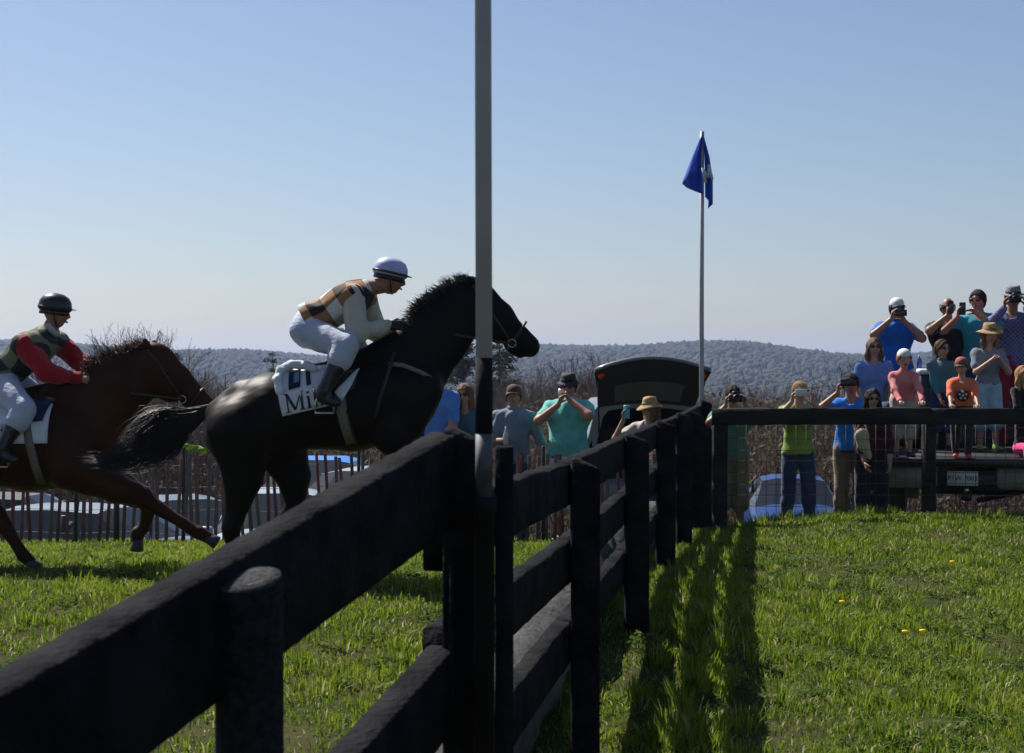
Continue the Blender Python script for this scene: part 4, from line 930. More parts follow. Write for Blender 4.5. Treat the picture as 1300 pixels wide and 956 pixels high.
def letters(o, ex, ey, strokes, m, parent, w):
    mb = MB()
    for (a, b), (a1, b1), ww in strokes: mb.add(bar(o + ex * a + ey * b, o + ex * a1 + ey * b1, w * ww, .003, up=np.cross(ex, ey)))
    return mb.obj('lettering', m, parent, False)
MILL = [((.06,0),(.06,1),.6),((.06,1),(.5,.05),1.3),((.5,.05),(.94,1),.6),((.94,0),(.94,1),1.2),((-.08,0),(.2,0),.5),((.78,0),(1.1,0),.5),((-.08,1),(.1,1),.5),((.9,1),(1.1,1),.5),
        ((1.36,0),(1.36,.62),1.2),((1.22,0),(1.5,0),.5),((1.24,.62),(1.38,.62),.5),((1.36,.8),(1.36,.93),1.4), ((1.76,0),(1.76,1.05),1.2),((1.62,0),(1.9,0),.5),((1.64,1.05),(1.78,1.05),.5), ((2.16,0),(2.16,1.05),1.2),((2.02,0),(2.3,0),.5),((2.04,1.05),(2.18,1.05),.5)]
def saddle(Q, D, cy, r, flat, label, pad, panel, txt, seat, flap, girth, stir):
    t = thing('saddle', Q(seat[0][0], seat[0][1]), label, 'saddle')
    for sd in (-1, 1):
        o = solid(MB().add(sheet(Q, D, cy, r, flat, pad, 14, 8, .022, sd)).obj('saddle_cloth', whitec, t))
        if sd < 0:
            pn = solid(MB().add(sheet(Q, D, cy, r, flat, panel, 12, 6, .036)).obj('number_panel', whitec, t))
            org, e1, e2 = [flank(Q, D, cy, r, flat, *p, .048) for p in txt]; letters(org, (e1 - org), (e2 - org), MILL, mat('letter_navy', (.012, .014, .025), .7), pn, .014)
        solid(MB().add(sheet(Q, D, cy, r, flat, flap, 6, 8, .048, sd)).obj('saddle_flap', leather if Q is Q1 else navy, t))
    F = field_for([Q(*p[:2]) for p in seat], .2, .012)
    for i in range(len(seat) - 1): F.cone(Q(*seat[i][:2]), Q(*seat[i+1][:2]), seat[i][2], seat[i+1][2], .03, (0, 1, 0), 2.1)
    MB().add(F.surf()).obj('seat', leather, t)
    for pts, m, w in girth: strap([flank(Q, D, cy, r, flat, x, y, .03) for x, y in pts], w, m, 'girth', t)
    for sd in (-1, 1):
        (lx, ly), (sx, sy), o = stir; p0 = V(*Q(lx, ly, o * .82)); p1 = V(*Q(sx, sy, o));
        if sd > 0: p0[1] = 2 * D - p0[1]; p1[1] = 2 * D - p1[1]
        strap([p0, (p0 + p1) / 2, p1], .02, leather, 'stirrup_leather', t)
        arch = [p1 + V(.062 * math.cos(a), 0, -.055 + .055 * math.sin(a) * 1.0) for a in np.linspace(0, math.pi, 11)]
        io = MB().add(tube([p1 + V(.062, 0, -.115)] + arch + [p1 + V(-.062, 0, -.115)], .007, 7)); io.add(box(p1 + V(-.066, -.03, -.125), p1 + V(.066, .03, -.111), .004)); io.obj('stirrup_iron', steel, t)
saddle(Q1, 11, 517, 52, 1.02, 'white saddle cloth lettered Mill under the brown-checked rider', [(360,470),(425,462),(428,510),(366,520)], [(361,499),(421,487),(424,514),(367,527)], [(374,522),(394,517.5),(370.5,500)],
       [(372,466,.035),(395,468,.03),(425,462,.03),(448,452,.04)], [(428,470),(458,462),(456,492),(434,504)], [([(436,500),(440,520),(446,545),(450,562)], webb, .075), ([(431,500),(434,520),(440,545),(445,562)], leather, .012), ([(444,500),(446,520),(452,545),(456,562)], leather, .012), ], ((440, 468), (420, 501), -.37))
WT = [o for o in bpy.data.objects if o.name.startswith('saddle') and o.parent is None][-1]
t1 = WT; solid(MB().add(sheet(Q1, 11, 517, 52, 1.02, [(431,497),(461,464),(452,488),(441,508)], 5, 5, .06)).obj('saddle_flap', whitec, t1))
F = field_for([Q1(360, 495, -.2), Q1(400, 460, -.25)], .1, .009)
rl = [(364,496,.30),(359,482,.26),(362,470,.21),(374,463,.17),(392,464,.17),(402,468,.18)]
for (a, b_, o_), (a2, b2, o2) in zip(rl, rl[1:]): F.cone(Q1(a, b_, -o_), Q1(a2, b2, -o2), .03, .03, .012)
F.folds(.003, 40, 3); MB().add(F.surf()).obj('pad_roll', whitec, t1)
solid(MB().add(sheet(Q1, 11, 517, 52, 1.02, [(372,472),(386,469),(388,490),(374,494)], 5, 5, .034)).obj('pad_patch', navy, t1))
solid(MB().add(sheet(Q1, 11, 517, 52, 1.02, [(379,474),(385,472),(386,484),(380,486)], 4, 4, .042)).obj('pad_patch', cloth('pad_blue', (.16, .24, .4)), t1))
solid(MB().add(sheet(Q1, 11, 517, 52, 1.02, [(392,468),(397,467),(401,487),(396,489)], 4, 5, .034)).obj('pad_patch', navy, t1))
saddle(Q2, 11.6, 564, 57, 1.0, 'white saddle cloth with navy flap under the red-sleeved rider', [(-30,515),(76,512),(78,560),(-34,562)], [(-36,540),(22,536),(24,566),(-34,572)], [(-20,567),(0,565),(-20,548)],
       [(-40,512,.035),(-10,514,.03),(40,508,.03),(62,496,.045)], [(50,500),(75,506),(70,532),(48,534)], [([(50,536),(56,560),(62,590),(64,612)], webb, .06)], ((48, 516), (22, 568), -.40))
# ------------------------------------------------------------------ jockeys
def checker(name, cols, sx, axu, axv, seed=0):
    m = bpy.data.materials.new(name); m.use_nodes = True; t = m.node_tree; b = t.nodes['Principled BSDF']; b.inputs['Roughness'].default_value = .75; b.inputs['Specular IOR Level'].default_value = .25
    tc = t.nodes.new('ShaderNodeTexCoord'); u = t.nodes.new('ShaderNodeVectorMath'); u.operation = 'DOT_PRODUCT'; u.inputs[1].default_value = axu; v = t.nodes.new('ShaderNodeVectorMath'); v.operation = 'DOT_PRODUCT'; v.inputs[1].default_value = axv
    nz = t.nodes.new('ShaderNodeTexNoise'); nz.inputs['Scale'].default_value = 6; mixv = t.nodes.new('ShaderNodeVectorMath'); mixv.operation = 'MULTIPLY_ADD'; mixv.inputs[1].default_value = (.03, .03, .03)
    t.links.new(tc.outputs['Object'], nz.inputs['Vector']); t.links.new(nz.outputs['Color'], mixv.inputs[0]); t.links.new(tc.outputs['Object'], mixv.inputs[2])
    for n in (u, v): t.links.new(mixv.outputs[0], n.inputs[0])
    cx = t.nodes.new('ShaderNodeCombineXYZ'); t.links.new(u.outputs['Value'], cx.inputs[0]); t.links.new(v.outputs['Value'], cx.inputs[1])
    ck = t.nodes.new('ShaderNodeTexChecker'); ck.inputs['Scale'].default_value = sx; ck.inputs['Color1'].default_value = (*cols[0], 1); ck.inputs['Color2'].default_value = (*cols[1], 1)
    t.links.new(cx.outputs[0], ck.inputs['Vector']); src = ck.outputs['Color']
    if len(cols) > 2:
        wn = t.nodes.new('ShaderNodeTexWhiteNoise'); wn.noise_dimensions = '3D'; sn = t.nodes.new('ShaderNodeVectorMath'); sn.operation = 'SCALE'; sn.inputs['Scale'].default_value = sx; fl = t.nodes.new('ShaderNodeVectorMath'); fl.operation = 'FLOOR'
        t.links.new(cx.outputs[0], sn.inputs[0]); t.links.new(sn.outputs[0], fl.inputs[0]); t.links.new(fl.outputs[0], wn.inputs['Vector'])
        gt = t.nodes.new('ShaderNodeMath'); gt.operation = 'GREATER_THAN'; gt.inputs[1].default_value = .6; t.links.new(wn.outputs['Value'], gt.inputs[0])
        ml = t.nodes.new('ShaderNodeMath'); ml.operation = 'MULTIPLY'; t.links.new(gt.outputs[0], ml.inputs[0]); t.links.new(ck.outputs['Fac'], ml.inputs[1])
        mx = t.nodes.new('ShaderNodeMix'); mx.data_type = 'RGBA'; t.links.new(ml.outputs[0], mx.inputs[0]); t.links.new(src, mx.inputs[6]); mx.inputs[7].default_value = (*cols[2], 1); src = mx.outputs[2]
    t.links.new(src, b.inputs['Base Color']); return m
def jockey(Q, D, jj, c, label):
    root = thing('person', Q(*jj['pelvis']), label, 'person'); J = {}
    for k, v in jj.items():
        if k not in ('hfwd', 'hup', 'pn', 'hd'): J[k] = V(*Q(*v))
    J['right'] = V(0, 1, 0); J['tup'] = nrm(J['chest'] - J['pelvis']); J['tfront'] = nrm(np.cross(J['tup'], V(0, 1, 0)) * -1)
    if J['tfront'][2] > 0: J['tfront'] = -J['tfront']
    J['front'] = V(1, 0, 0); J['hfwd'] = nrm(jj['hfwd']); J['hup'] = nrm(V(0, 0, 1) - J['hfwd'] * J['hfwd'][2])
    for q, s_ in (('a', 1), ('b', -1)):
        J['hd' + q] = nrm(V(*jj['hd'])); J['pn' + q] = nrm(V(.2, .75 * s_, -.6)); J['ts' + q] = 1 if q == 'a' else -1
    c = dict(c, jockey=True, legs='tight', tlow=.2, vox=.0125); s = .96
    at = figure(root, J, s, 1.04, c); A = np.array([nrm(np.cross(J['hfwd'], J['hup'])), J['hfwd'], J['hup']])
    # sleeves, boots, gloves, helmet
    F = field_for([J[k + q] for k in ('sh', 'el', 'wr') for q in 'ab'], .12, .011)
    for q in 'ab':
        S, E, Wr = J['sh' + q], J['el' + q], J['wr' + q]; F.cone(S, E, .082, .07, .02); F.cone(E, Wr, .07, .044, .02)
    F.folds(.005, 26, 5); MB().add(F.surf()).obj('sleeves', c['sleevem'], root)
    for q in 'ab':
        K, An, T = J['kn' + q], J['an' + q], J['to' + q]; F = field_for([K, An, T], .1, .011); d = An - K
        F.cone(K + d * .2, K + d * .5, .066, .06, .02); F.cone(K + d * .5, An, .06, .044, .02); F.cone(An, An - (T - An) * .15 + V(0, 0, -.04), .045, .04, .02); F.cone(An + V(0, 0, -.045), T, .04, .032, .02)
        b = MB().add(F.surf()).obj('boot', c['boot'], root)
        a0, a1 = K + d * .14, K + d * .34; MB().add(tube([a0, a1], [.071, .069], 18, True)).obj('boot_top', c['boottop'], b)
        if c.get('glove'):
            g = MB(); hd = J['hd' + q]; Fg = field_for([J['wr' + q], J['wr' + q] + hd * .08], .06, .008); Fg.cone(J['wr' + q] - hd * .03, J['wr' + q] + hd * .07, .037, .04, .01, J['pn' + q], .7); g.add(Fg.surf()); fingers(g, J['wr' + q], hd, J['pn' + q], 1.12, J['ts' + q], 1.1); g.obj('glove', c['glove'], root)
    hb = MB(); hs = s; hb.add(lathe(at(0, -.012, .028), [(.095, -.012, .92, 1.16), (.105, -.01, .92, 1.14), (.108, .02, .92, 1.14), (.103, .055, .92, 1.13), (.085, .088, .93, 1.12), (.05, .11, .95, 1.1), (.005, .117, 1, 1)], 28, A)); ho = hb.obj('helmet', c['helmet'], root)
    g = []
    for i in range(13):
        a = math.pi * i / 12; x_ = -.085 * math.cos(a); e_ = math.sin(a) ** .8
        g.append([at(x_, .07 + .03 * e_, .042), at(x_ * .95, .075 + .075 * e_, .04), at(x_ * .95, .075 + .075 * e_, .034), at(x_, .07 + .03 * e_, .032)])
    MB().add(loft(g)).obj('peak', c['peak'], ho)
    MB().add(lathe(at(0, -.012, .028), [(.106, .0, .925, 1.15), (.1105, .001, .925, 1.15), (.1105, .016, .925, 1.15), (.106, .017, .925, 1.15)], 28, A)).obj('elastic_band', c['peak'], ho)
    for k in (-1, 1): MB().add(tube([at(.085 * k, .0, .02), at(.072 * k, .015, -.05), at(.045 * k, .03, -.1), at(0, .035, -.112)], .006, 6)).obj('chin_strap', c['peak'], ho)
    MB().add(lathe(at(0, -.012, .004), [(.082, -.022, .92, 1.24), (.089, -.02, .92, 1.25), (.089, .014, .92, 1.25), (.082, .016, .92, 1.24)], 24, A)).obj('goggles', mat('goggle_dark', (.006, .006, .008), .25), root)
    return root
blackb = mat('boot_black', (.008, .008, .009), .3); brownt = mat('boot_brown', (.05, .035, .028), .5); lilac = mat('helmet_lilac', (.36, .4, .62), .45, scale=9, var=.1, bump=.1); blk = mat('helmet_black', (.01, .01, .011), .35); breech = mat('breeches_white', (.41, .44, .54), .8, var=.04, scale=8, bump=.4, bscale=22, spec=.2, stretch=(1.2, .4, 2.2))
vest1 = checker('silks_brown_check', [(.55, .56, .55), (.3, .15, .06), (.02, .016, .014)], 9.5, (.82, 0, .57), (-.5, .5, .7)); slv1 = cloth('sleeve_cream', (.5, .47, .4), .06, .1)
vest2 = checker('silks_green_check', [(.018, .026, .035), (.16, .16, .1), (.02, .03, .025)], 9, (.75, 0, .66), (-.55, .5, .66)); slv2 = cloth('sleeve_red', (.34, .012, .018), .1, .1)
J1 = dict(pelvis=(396,410,0), chest=(440,383,0), neck=(469,363,0), head=(496,353,0), sha=(452,376,-.17), shb=(462,378,.17), ela=(457,424,-.23), elb=(472,420,.23), wra=(494,414,-.09), wrb=(502,412,.09), hipa=(392,421,-.1), hipb=(392,421,.1), kna=(446,440,-.30), knb=(446,440,.30), ana=(419,496,-.37), anb=(419,496,.37), toa=(435,510,-.38), tob=(435,510,.38), hfwd=V(1, 0, -.22), hd=(1, 0, .05))
J2 = dict(pelvis=(2,476,0), chest=(42,444,0), neck=(64,420,0), head=(71,397,0), sha=(40,438,-.18), shb=(64,434,.18), ela=(72,474,-.22), elb=(92,458,.2), wra=(101,480,-.08), wrb=(107,472,.08), hipa=(5,484,-.1), hipb=(5,484,.1), kna=(47,518,-.32), knb=(47,518,.32), ana=(25,566,-.41), anb=(25,566,.41), toa=(42,580,-.42), tob=(42,580,.42), hfwd=V(1, 0, -.12), hd=(1, 0, -.1))
jockey(Q1, 11, J1, dict(skin='tan', shirt=vest1, sleeve='none', pants=breech, sleevem=slv1, boot=blackb, boottop=brownt, helmet=lilac, peak=blackb, glove=mat('glove_black', (.01, .01, .011), .6), loose=.028, hem=.02, curl=1.1), 'jockey in brown checked vest, cream sleeves and pale blue helmet')
jockey(Q2, 11.6, J2, dict(skin='tan', shirt=vest2, sleeve='none', pants=breech, sleevem=slv2, boot=blackb, boottop=brownt, helmet=blk, peak=blk, collar=cloth('collar_white', (.45, .45, .47)), loose=.028, hem=.02, curl=1.1), 'jockey in dark checked vest, red sleeves and black helmet')
# ------------------------------------------------------------------ vehicles
GLASS = mat('car_glass', (.012, .015, .018), .08, spec=.35); TYRE = mat('tyre', (.015, .015, .015), .8); RIM = mat('rim', (.35, .36, .37), .35, metal=.7); TRIM = mat('trim_black', (.012, .012, .013), .5)
REDL = mat('tail_red', (.45, .012, .01), .2, coat=.5); CLEAR = mat('lamp_clear', (.6, .63, .66), .12, coat=.6); PLATE = mat('plate_white', (.55, .55, .52), .5); INK = mat('plate_ink', (.02, .02, .05), .6)
def wheel(parent, T, x, y, r, side):
    ax = np.array([T(V(0, 1, 0)) - T(V(0, 0, 0)), T(V(0, 0, 1)) - T(V(0, 0, 0)), (T(V(1, 0, 0)) - T(V(0, 0, 0))) * side]); c = T(V(x, y, r))
    w = MB().add(lathe(c, [(r*.62, -.1), (r*.95, -.1), (r, -.07), (r, .07), (r*.95, .1), (r*.62, .1)], 28, ax)).obj('wheel', TYRE, parent)
    MB().add(lathe(c, [(r*.63, .0), (r*.63, .095), (r*.5, .09), (r*.2, .07), (.01, .085)], 20, ax)).obj('rim', RIM, w)
def car(px, d, g, yaw, paint, label, hatch=False, scale=1., group=None):
    X = P(px, 0, d)[0]; th = R(yaw); ex = V(math.cos(th), math.sin(th), 0); ey = V(math.sin(th), -math.cos(th), 0)
    T = lambda p: V(X, d, g) + scale * (p[0] * ex + p[1] * ey + V(0, 0, p[2]))
    t = thing('parked_car', (X, d, g), label, 'car', group)
    st = [(2.3,.70,.30,.58,.62,.66),(2.22,.83,.22,.68,.74,.76),(1.95,.88,.2,.78,.78,.87),(1.05,.9,.2,.9,.78,1.0),(.25,.9,.2,.93,.6,1.44),(-.75,.9,.2,.95,.6,1.46)]
    st += [(-1.6,.9,.2,.97,.6,1.42),(-2.15,.86,.22,.98,.66,1.06),(-2.25,.76,.3,.85,.62,.92)] if hatch else [(-1.5,.9,.2,.97,.74,1.1),(-1.9,.88,.2,.97,.76,1.06),(-2.25,.84,.24,.9,.72,1.0),(-2.33,.74,.3,.8,.66,.9)]
    def sec(s):
        y, w, zb, zt, wr, zr = s; h = [(w*.93, zb), (w, zb+.25), (w*.985, zt), (wr, zr-.05), (wr*.55, zr)]
        return [V(x, y, z) for x, z in h] + [V(-x, y, z) for x, z in h[::-1]]
    S = [sec(s) for s in st]; n = 10; parts = {k: ([], []) for k in ('body', 'windscreen', 'rear_window', 'sl', 'sr')}
    def quad(k, a): vs, fs = parts[k]; b = len(vs); vs.extend(a); fs.append(tuple(range(b, b + 4)))
    for i in range(len(S) - 1):
        for j in range(n):
            q = [S[i][j], S[i+1][j], S[i+1][(j+1) % n], S[i][(j+1) % n]]; k = 'body'
            cab = (4, 5) if not hatch else (4, 5)
            if i == 3 and j in (3, 4, 5): k = 'windscreen'
            elif i == (5 if not hatch else 6) and j in (3, 4, 5): k = 'rear_window'
            elif i in (4, 5) and j == 2 and (hatch or i == 4): k = 'sl'
            elif i in (4, 5) and j == 6 and (hatch or i == 4): k = 'sr'
            elif i == 3 and j in (2,): k = 'sl'
            elif i == 3 and j in (6,): k = 'sr'
            quad(k, [T(p) for p in q])
    vs, fs = parts['body']
    for e in (S[0][::-1], S[-1]): b = len(vs); vs.extend(T(p) for p in e); fs.append(tuple(range(b, b + n)))
    def mk(k, nm, m): MB().add((np.array(parts[k][0]), parts[k][1])).obj(nm, m, t, False)
    mk('body', 'bodywork', paint); mk('windscreen', 'windscreen', GLASS); mk('rear_window', 'rear_window', GLASS); mk('sl', 'side_window', GLASS); mk('sr', 'side_window', GLASS)
    def bx(nm, lo, hi, m, bev=.02, par=None):
        v, f = box(lo, hi, bev); return MB().add((np.array([T(p) for p in v]), f)).obj(nm, m, par or t, False)
    for k in (-1, 1):
        for y in (1.4, -1.4): wheel(t, T, .8 * k, y, .31, k)
        a = sorted((.5 * k, .76 * k)); bx('headlight', (a[0], 2.16, .56), (a[1], 2.29, .68), CLEAR)
        bx('tail_light', (a[0], -2.34 if not hatch else -2.27, .72), (a[1], -2.2, .86), REDL)
        m = sorted((.9 * k, 1.08 * k)); bx('mirror', (m[0], .82, .9), (m[1], .95, 1.03), paint, .03)
        bx('pillar', (sorted((.74*k, .79*k))[0], -.3, .95), (sorted((.74*k, .79*k))[1], -.2, 1.36), TRIM, .004)
    bx('grille', (-.42, 2.24, .5), (.42, 2.325, .64), TRIM); bx('bumper', (-.78, 2.2, .27), (.78, 2.33, .44), paint, .04); bx('number_plate', (-.2, 2.325, .34), (.2, 2.345, .42), PLATE, .003)
    for zz in (.545, .595): bx('grille_bar', (-.4, 2.32, zz - .01), (.4, 2.335, zz + .01), CLEAR, .003)
    return t
def paint(n, c, r=.3): return mat('paint_' + n, c, r, spec=.35, coat=.12)
car(1006, 31, float(ground_z(P(1006,0,31)[0], 31)) + .26, -6, mat('paint_navy', (.012, .04, .14), .4, spec=.15), 'dark blue sedan parked nose-on behind the wire fence')
car(140, 24.5, float(ground_z(P(140,0,24.5)[0], 24.5)) - .5, 64, paint('silver', (.16, .19, .23)), 'pale silver hatchback parked beyond the picket fence under the chestnut horse', True)
car(236, 27.5, float(ground_z(P(236,0,27.5)[0], 27.5)) - .25, 25, paint('grey', (.1, .12, .14)), 'grey sedan seen through the pickets below the sweeping black tail')
car(352, 23.5, float(ground_z(P(352,0,23.5)[0], 23.5)) - .35, 8, paint('white', (.28, .32, .37)), 'white sedan seen between the hind legs of the leaping horse')
car(462, 25, float(ground_z(P(462,0,25)[0], 25)) + .1, -14, paint('white2', (.3, .32, .35)), 'white hatchback seen under the belly of the leaping horse', True)
car(30, 29, float(ground_z(P(30,0,29)[0], 29)) - .1, 80, paint('olive', (.08, .07, .04)), 'dull brown hatchback parked beyond the picket fence', True)
car(404, 27, float(ground_z(P(404,0,27)[0], 27)) + .42, -5, paint('bright_blue', (.01, .16, .6)), 'bright blue sedan seen through the pickets under the leaping horse')
def suv():
    d0 = 21.9; xc = P(821, 0, d0)[0]; g = -.38; t = thing('estate_car', (xc, d0 + 1.5, g), 'dark estate car with its tailgate swung wide open', 'car'); pm = paint('suv', (.13, .14, .155), .3); inn = mat('interior', (.012, .012, .013), .9)
    def prof(w, z0, z1, wt, y, r=.12):
        h = [(w*.9, z0), (w, z0 + .2), (w, z0 + .55), (w*.97, .95), (wt, z1 - .12), (wt - .08, z1 - .03), (wt * .5, z1)]
        return [V(xc + x, y, g + z) for x, z in h] + [V(xc - x, y, g + z) for x, z in h[::-1]]
    O = [prof(.9, .32, 1.70, .72, d0), prof(.92, .3, 1.74, .74, d0 + .5), prof(.93, .3, 1.74, .75, d0 + 2.2), prof(.9, .3, 1.05, .75, d0 + 3.3), prof(.85, .3, .9, .7, d0 + 4.3)]
    I = [prof(.76, .62, 1.60, .61, d0 - .002), prof(.76, .62, 1.62, .61, d0 + 1.3)]
    v, f = loft(O, False); MB().add((v, f + [tuple(range(56, 70))])).obj('bodywork', pm, t, False)
    n = 14; rim = np.array(O[0] + I[0]); MB().add((rim, [(j, (j+1) % n, n + (j+1) % n, n + j) for j in range(n)])).obj('hatch_frame', pm, t, False)
    v, f = loft(I, False); MB().add((v, f + [tuple(range(n, 2*n))])).obj('cargo_bay', inn, t, False)
    for k in (-1, 1):
        a = sorted((.74*k, .9*k)); MB().add(box((xc + a[0], d0 - .05, g + .72), (xc + a[1], d0 + .1, g + 1.05), .03)).obj('tail_light', REDL, t, False)
        MB().add(box((xc + sorted((.1*k, .62*k))[0], d0 + .9, g + .66), (xc + sorted((.1*k, .62*k))[1], d0 + 1.05, g + 1.32), .06)).obj('seat_back', mat('seat_cloth', (.03, .03, .032), .9), t, False)
        T = lambda p: V(xc, d0 + 1.5, g) + V(p[0], p[1], p[2])
        for y in (-.7, 1.9): wheel(t, T, .82 * k, y, .35, k)
        MB().add(tube([(xc + .66*k, d0 + .02, g + 1.25), (xc + .72*k, d0 - .72, g + 1.98)], .012, 8)).obj('gas_strut', TRIM, t)
        a = sorted((.752*k, .766*k))
    MB().add(box((xc - .88, d0 - .12, g + .34), (xc + .88, d0 + .04, g + .58), .04)).obj('bumper', pm, t, False)
    # the raised tailgate: a curved panel hinged at the roof edge
    rows = []; inner = []
    for i in range(9):
        u = i / 8; y = d0 + .06 - 1.02 * u; zc = g + 1.70 + .62 * u + .04 * math.sin(u * 3); w = .66 + .12 * u
        rows.append([V(xc + w * q, y + .05 * q * q * u, zc - .17 * q * q * (.3 + .7 * u)) for q in np.linspace(-1, 1, 13)])
    v = np.array(rows).reshape(-1, 3); ii = np.arange(8)[:, None] * 13 + np.arange(12)[None]; f = np.stack([ii, ii + 1, ii + 14, ii + 13], -1).reshape(-1, 4)
    tg = MB().add((v, f)).obj('tailgate', pm, t); m = tg.modifiers.new('thick', 'SOLIDIFY'); m.thickness = .05; m.offset = 1
    v2 = v.reshape(9, 13, 3)[1:5, 2:11].reshape(-1, 3) - V(0, .035, .075); ii = np.arange(3)[:, None] * 9 + np.arange(8)[None]; f2 = np.stack([ii, ii + 1, ii + 10, ii + 9], -1).reshape(-1, 4)
    MB().add((v2, f2)).obj('tailgate_window', mat('gate_glass', (.1, .105, .11), .3), tg)
    v3 = v.reshape(9, 13, 3)[0:9, 0:13].reshape(-1, 3) - V(0, .03, .055); ii = np.arange(8)[:, None] * 13 + np.arange(12)[None]; f3 = np.stack([ii, ii + 1, ii + 14, ii + 13], -1).reshape(-1, 4)
    MB().add((v3, f3)).obj('tailgate_lining', inn, tg)
    for k in (-1, 1): MB().add(sphere(V(xc + .68 * k, d0 - .82, g + 2.06), (.05, .06, .05), 10, 6)).obj('gate_light', REDL, tg)
suv()
BEDZ = .83
def text_mesh(txt, size, o, ex, ez, m, parent, name='lettering', thick=.002):
    c = bpy.data.curves.new('tmp_text', 'FONT'); c.body = txt; c.size = size; c.extrude = thick; c.align_x = 'CENTER'; c.align_y = 'CENTER'
    ob = bpy.data.objects.new('tmp_text', c); COL.objects.link(ob); dg = bpy.context.evaluated_depsgraph_get(); me = bpy.data.meshes.new_from_object(ob.evaluated_get(dg)); bpy.data.objects.remove(ob); bpy.data.curves.remove(c)
    co = np.array([v.co[:] for v in me.vertices]); n = np.cross(ex, ez); w = o + co[:, :1] * ex + co[:, 1:2] * ez + co[:, 2:] * n
    me.vertices.foreach_set('co', w.astype(np.float32).ravel()); me.name = name; me.materials.clear(); me.materials.append(m); me.update(); return link(name, me, parent)
def truck():
    d0 = 16.98; xc = P(1228, 0, d0)[0]; g = float(ground_z(xc, d0)) - .02; t = thing('pickup_truck', (xc, d0 + 2, g), 'dark pickup truck with lowered tailgate carrying onlookers', 'truck'); pm = paint('truck', (.014, .014, .017), .35); al = math.atan2(xc, d0) * 1.05; ca, sa = math.cos(al), math.sin(al)
    def RT(vf): v, f = vf; v = np.array(v, float); x, y = v[:, 0] - xc, v[:, 1] - d0; v[:, 0] = xc + x * ca + y * sa; v[:, 1] = d0 - x * sa + y * ca; return v, f
    beige = mat('bumper_beige', (.2, .18, .15), .5, var=.15, scale=12)
    def bx(nm, lo, hi, m, bev=.02, par=None): return MB().add(RT(box((xc + lo[0], d0 + lo[1], lo[2]), (xc + hi[0], d0 + hi[1], hi[2]), bev))).obj(nm, m, par or t, False)
    bx('bed_floor', (-.84, .02, BEDZ - .09), (.84, 2.4, BEDZ), TRIM)
    tg = bx('tailgate', (-.80, -.42, BEDZ - .10), (.80, .012, BEDZ - .004), pm, .015)
    for k in (-1, 1):
        a = sorted((.845*k, .97*k)); bx('bed_side', (a[0], 0, g + .5), (a[1], 2.42, BEDZ + .44), pm, .03)
        a = sorted((.85*k, .955*k)); bx('tail_light', (a[0], -.03, BEDZ - .02), (a[1], -.004, BEDZ + .3), REDL, .01)
        a = sorted((.30*k, .93*k)); bx('bumper', (a[0], -.34, g + .50), (a[1], -.1, g + .74), beige, .03)
        T = lambda p: V(xc + p[0] * ca + p[1] * sa, d0 - p[0] * sa + p[1] * ca, g + p[2])
        for y in (1.1, 4.6): wheel(t, T, .8 * k, y, .38, k)
        a = sorted((.02*k, .68*k))
    bx('bumper_step', (-.298, -.30, g + .52), (.298, -.1, g + .68), TRIM, .02)
    bx('bumper_lip', (-.93, -.36, g + .742), (.93, -.1, g + .762), beige, .004)
    pl = bx('number_plate', (-.2, -.325, g + .535), (.115, -.312, g + .69), PLATE, .003)
    text_mesh('P1W 7003', .07, V(xc - .042 * ca - .329 * sa, d0 + .042 * sa - .329 * ca, g + .612), V(ca, -sa, 0), V(0, 0, 1), INK, pl)
    bx('hitch', (-.05, -.4, g + .38), (.05, .1, g + .46), TRIM, .01); MB().add(RT(sphere((xc, d0 - .37, g + .49), .028, 10, 7))).obj('tow_ball', steel, t)
    MB().add(RT(tube([(xc - .5, d0 + .9, g + .42), (xc + .5, d0 + .9, g + .42)], .07, 12))).obj('axle', TRIM, t)
    MB().add(RT(tube([(xc + .1, d0 + .2, g + .34), (xc + .75, d0 + .1, g + .5)], .03, 10))).obj('exhaust_pipe', TRIM, t)
    cab = MB(); rings = []
    for y, w, z0, z1 in ((2.46, .93, g + .5, g + 1.2), (2.5, .93, g + .5, g + 1.24), (2.62, .86, g + .5, g + 1.78), (3.9, .86, g + .5, g + 1.82), (4.4, .93, g + .5, g + 1.25), (5.5, .9, g + .5, g + 1.12), (5.6, .8, g + .55, g + 1.0)):
        rings.append([V(xc + a * w, d0 + y, z) for a, z in ((-1, z0), (1, z0), (1, z0 + .5), (.9, z1 - .04), (.82, z1), (-.82, z1), (-.9, z1 - .04), (-1, z0 + .5))])
    cab.add(RT(loft(rings))).obj('cab', pm, t, False)
    bx('rear_window', (-.62, 2.53, g + 1.32), (.62, 2.6, g + 1.68), GLASS, .01)
truck()
# cooler and bottle in the truck bed
x = P(1173, 0, 18.35)[0]; t = thing('cooler', (x, 18.35, BEDZ), 'dark chest with a white lid beside the man in royal blue', 'cooler'); zt = P(0, 468, 18.35)[2]
MB().add(box((x - .1, 18.15, BEDZ), (x + .2, 18.55, zt - .07), .02)).obj('chest', TRIM, t, False); MB().add(box((x - .11, 18.14, zt - .069), (x + .21, 18.56, zt), .02)).obj('lid', mat('lid_white', (.62, .66, .7), .5), t, False)
xb = P(1167, 0, 18.3)[0]; t = thing('bottle', (xb, 18.3, zt), 'blue bottle standing on the white cooler lid', 'bottle')
MB().add(lathe((xb, 18.3, zt), [(.02, .001), (.03, .004), (.031, .09), (.026, .11), (.012, .125), (.012, .135)], 14)).obj('bottle_body', mat('bottle_blue', (.05, .08, .3), .25), t); MB().add(lathe((xb, 18.3, zt + .134), [(.013, 0), (.013, .02), (.002, .021)], 12)).obj('bottle_cap', mat('cap_white', (.6, .6, .6), .5), t)
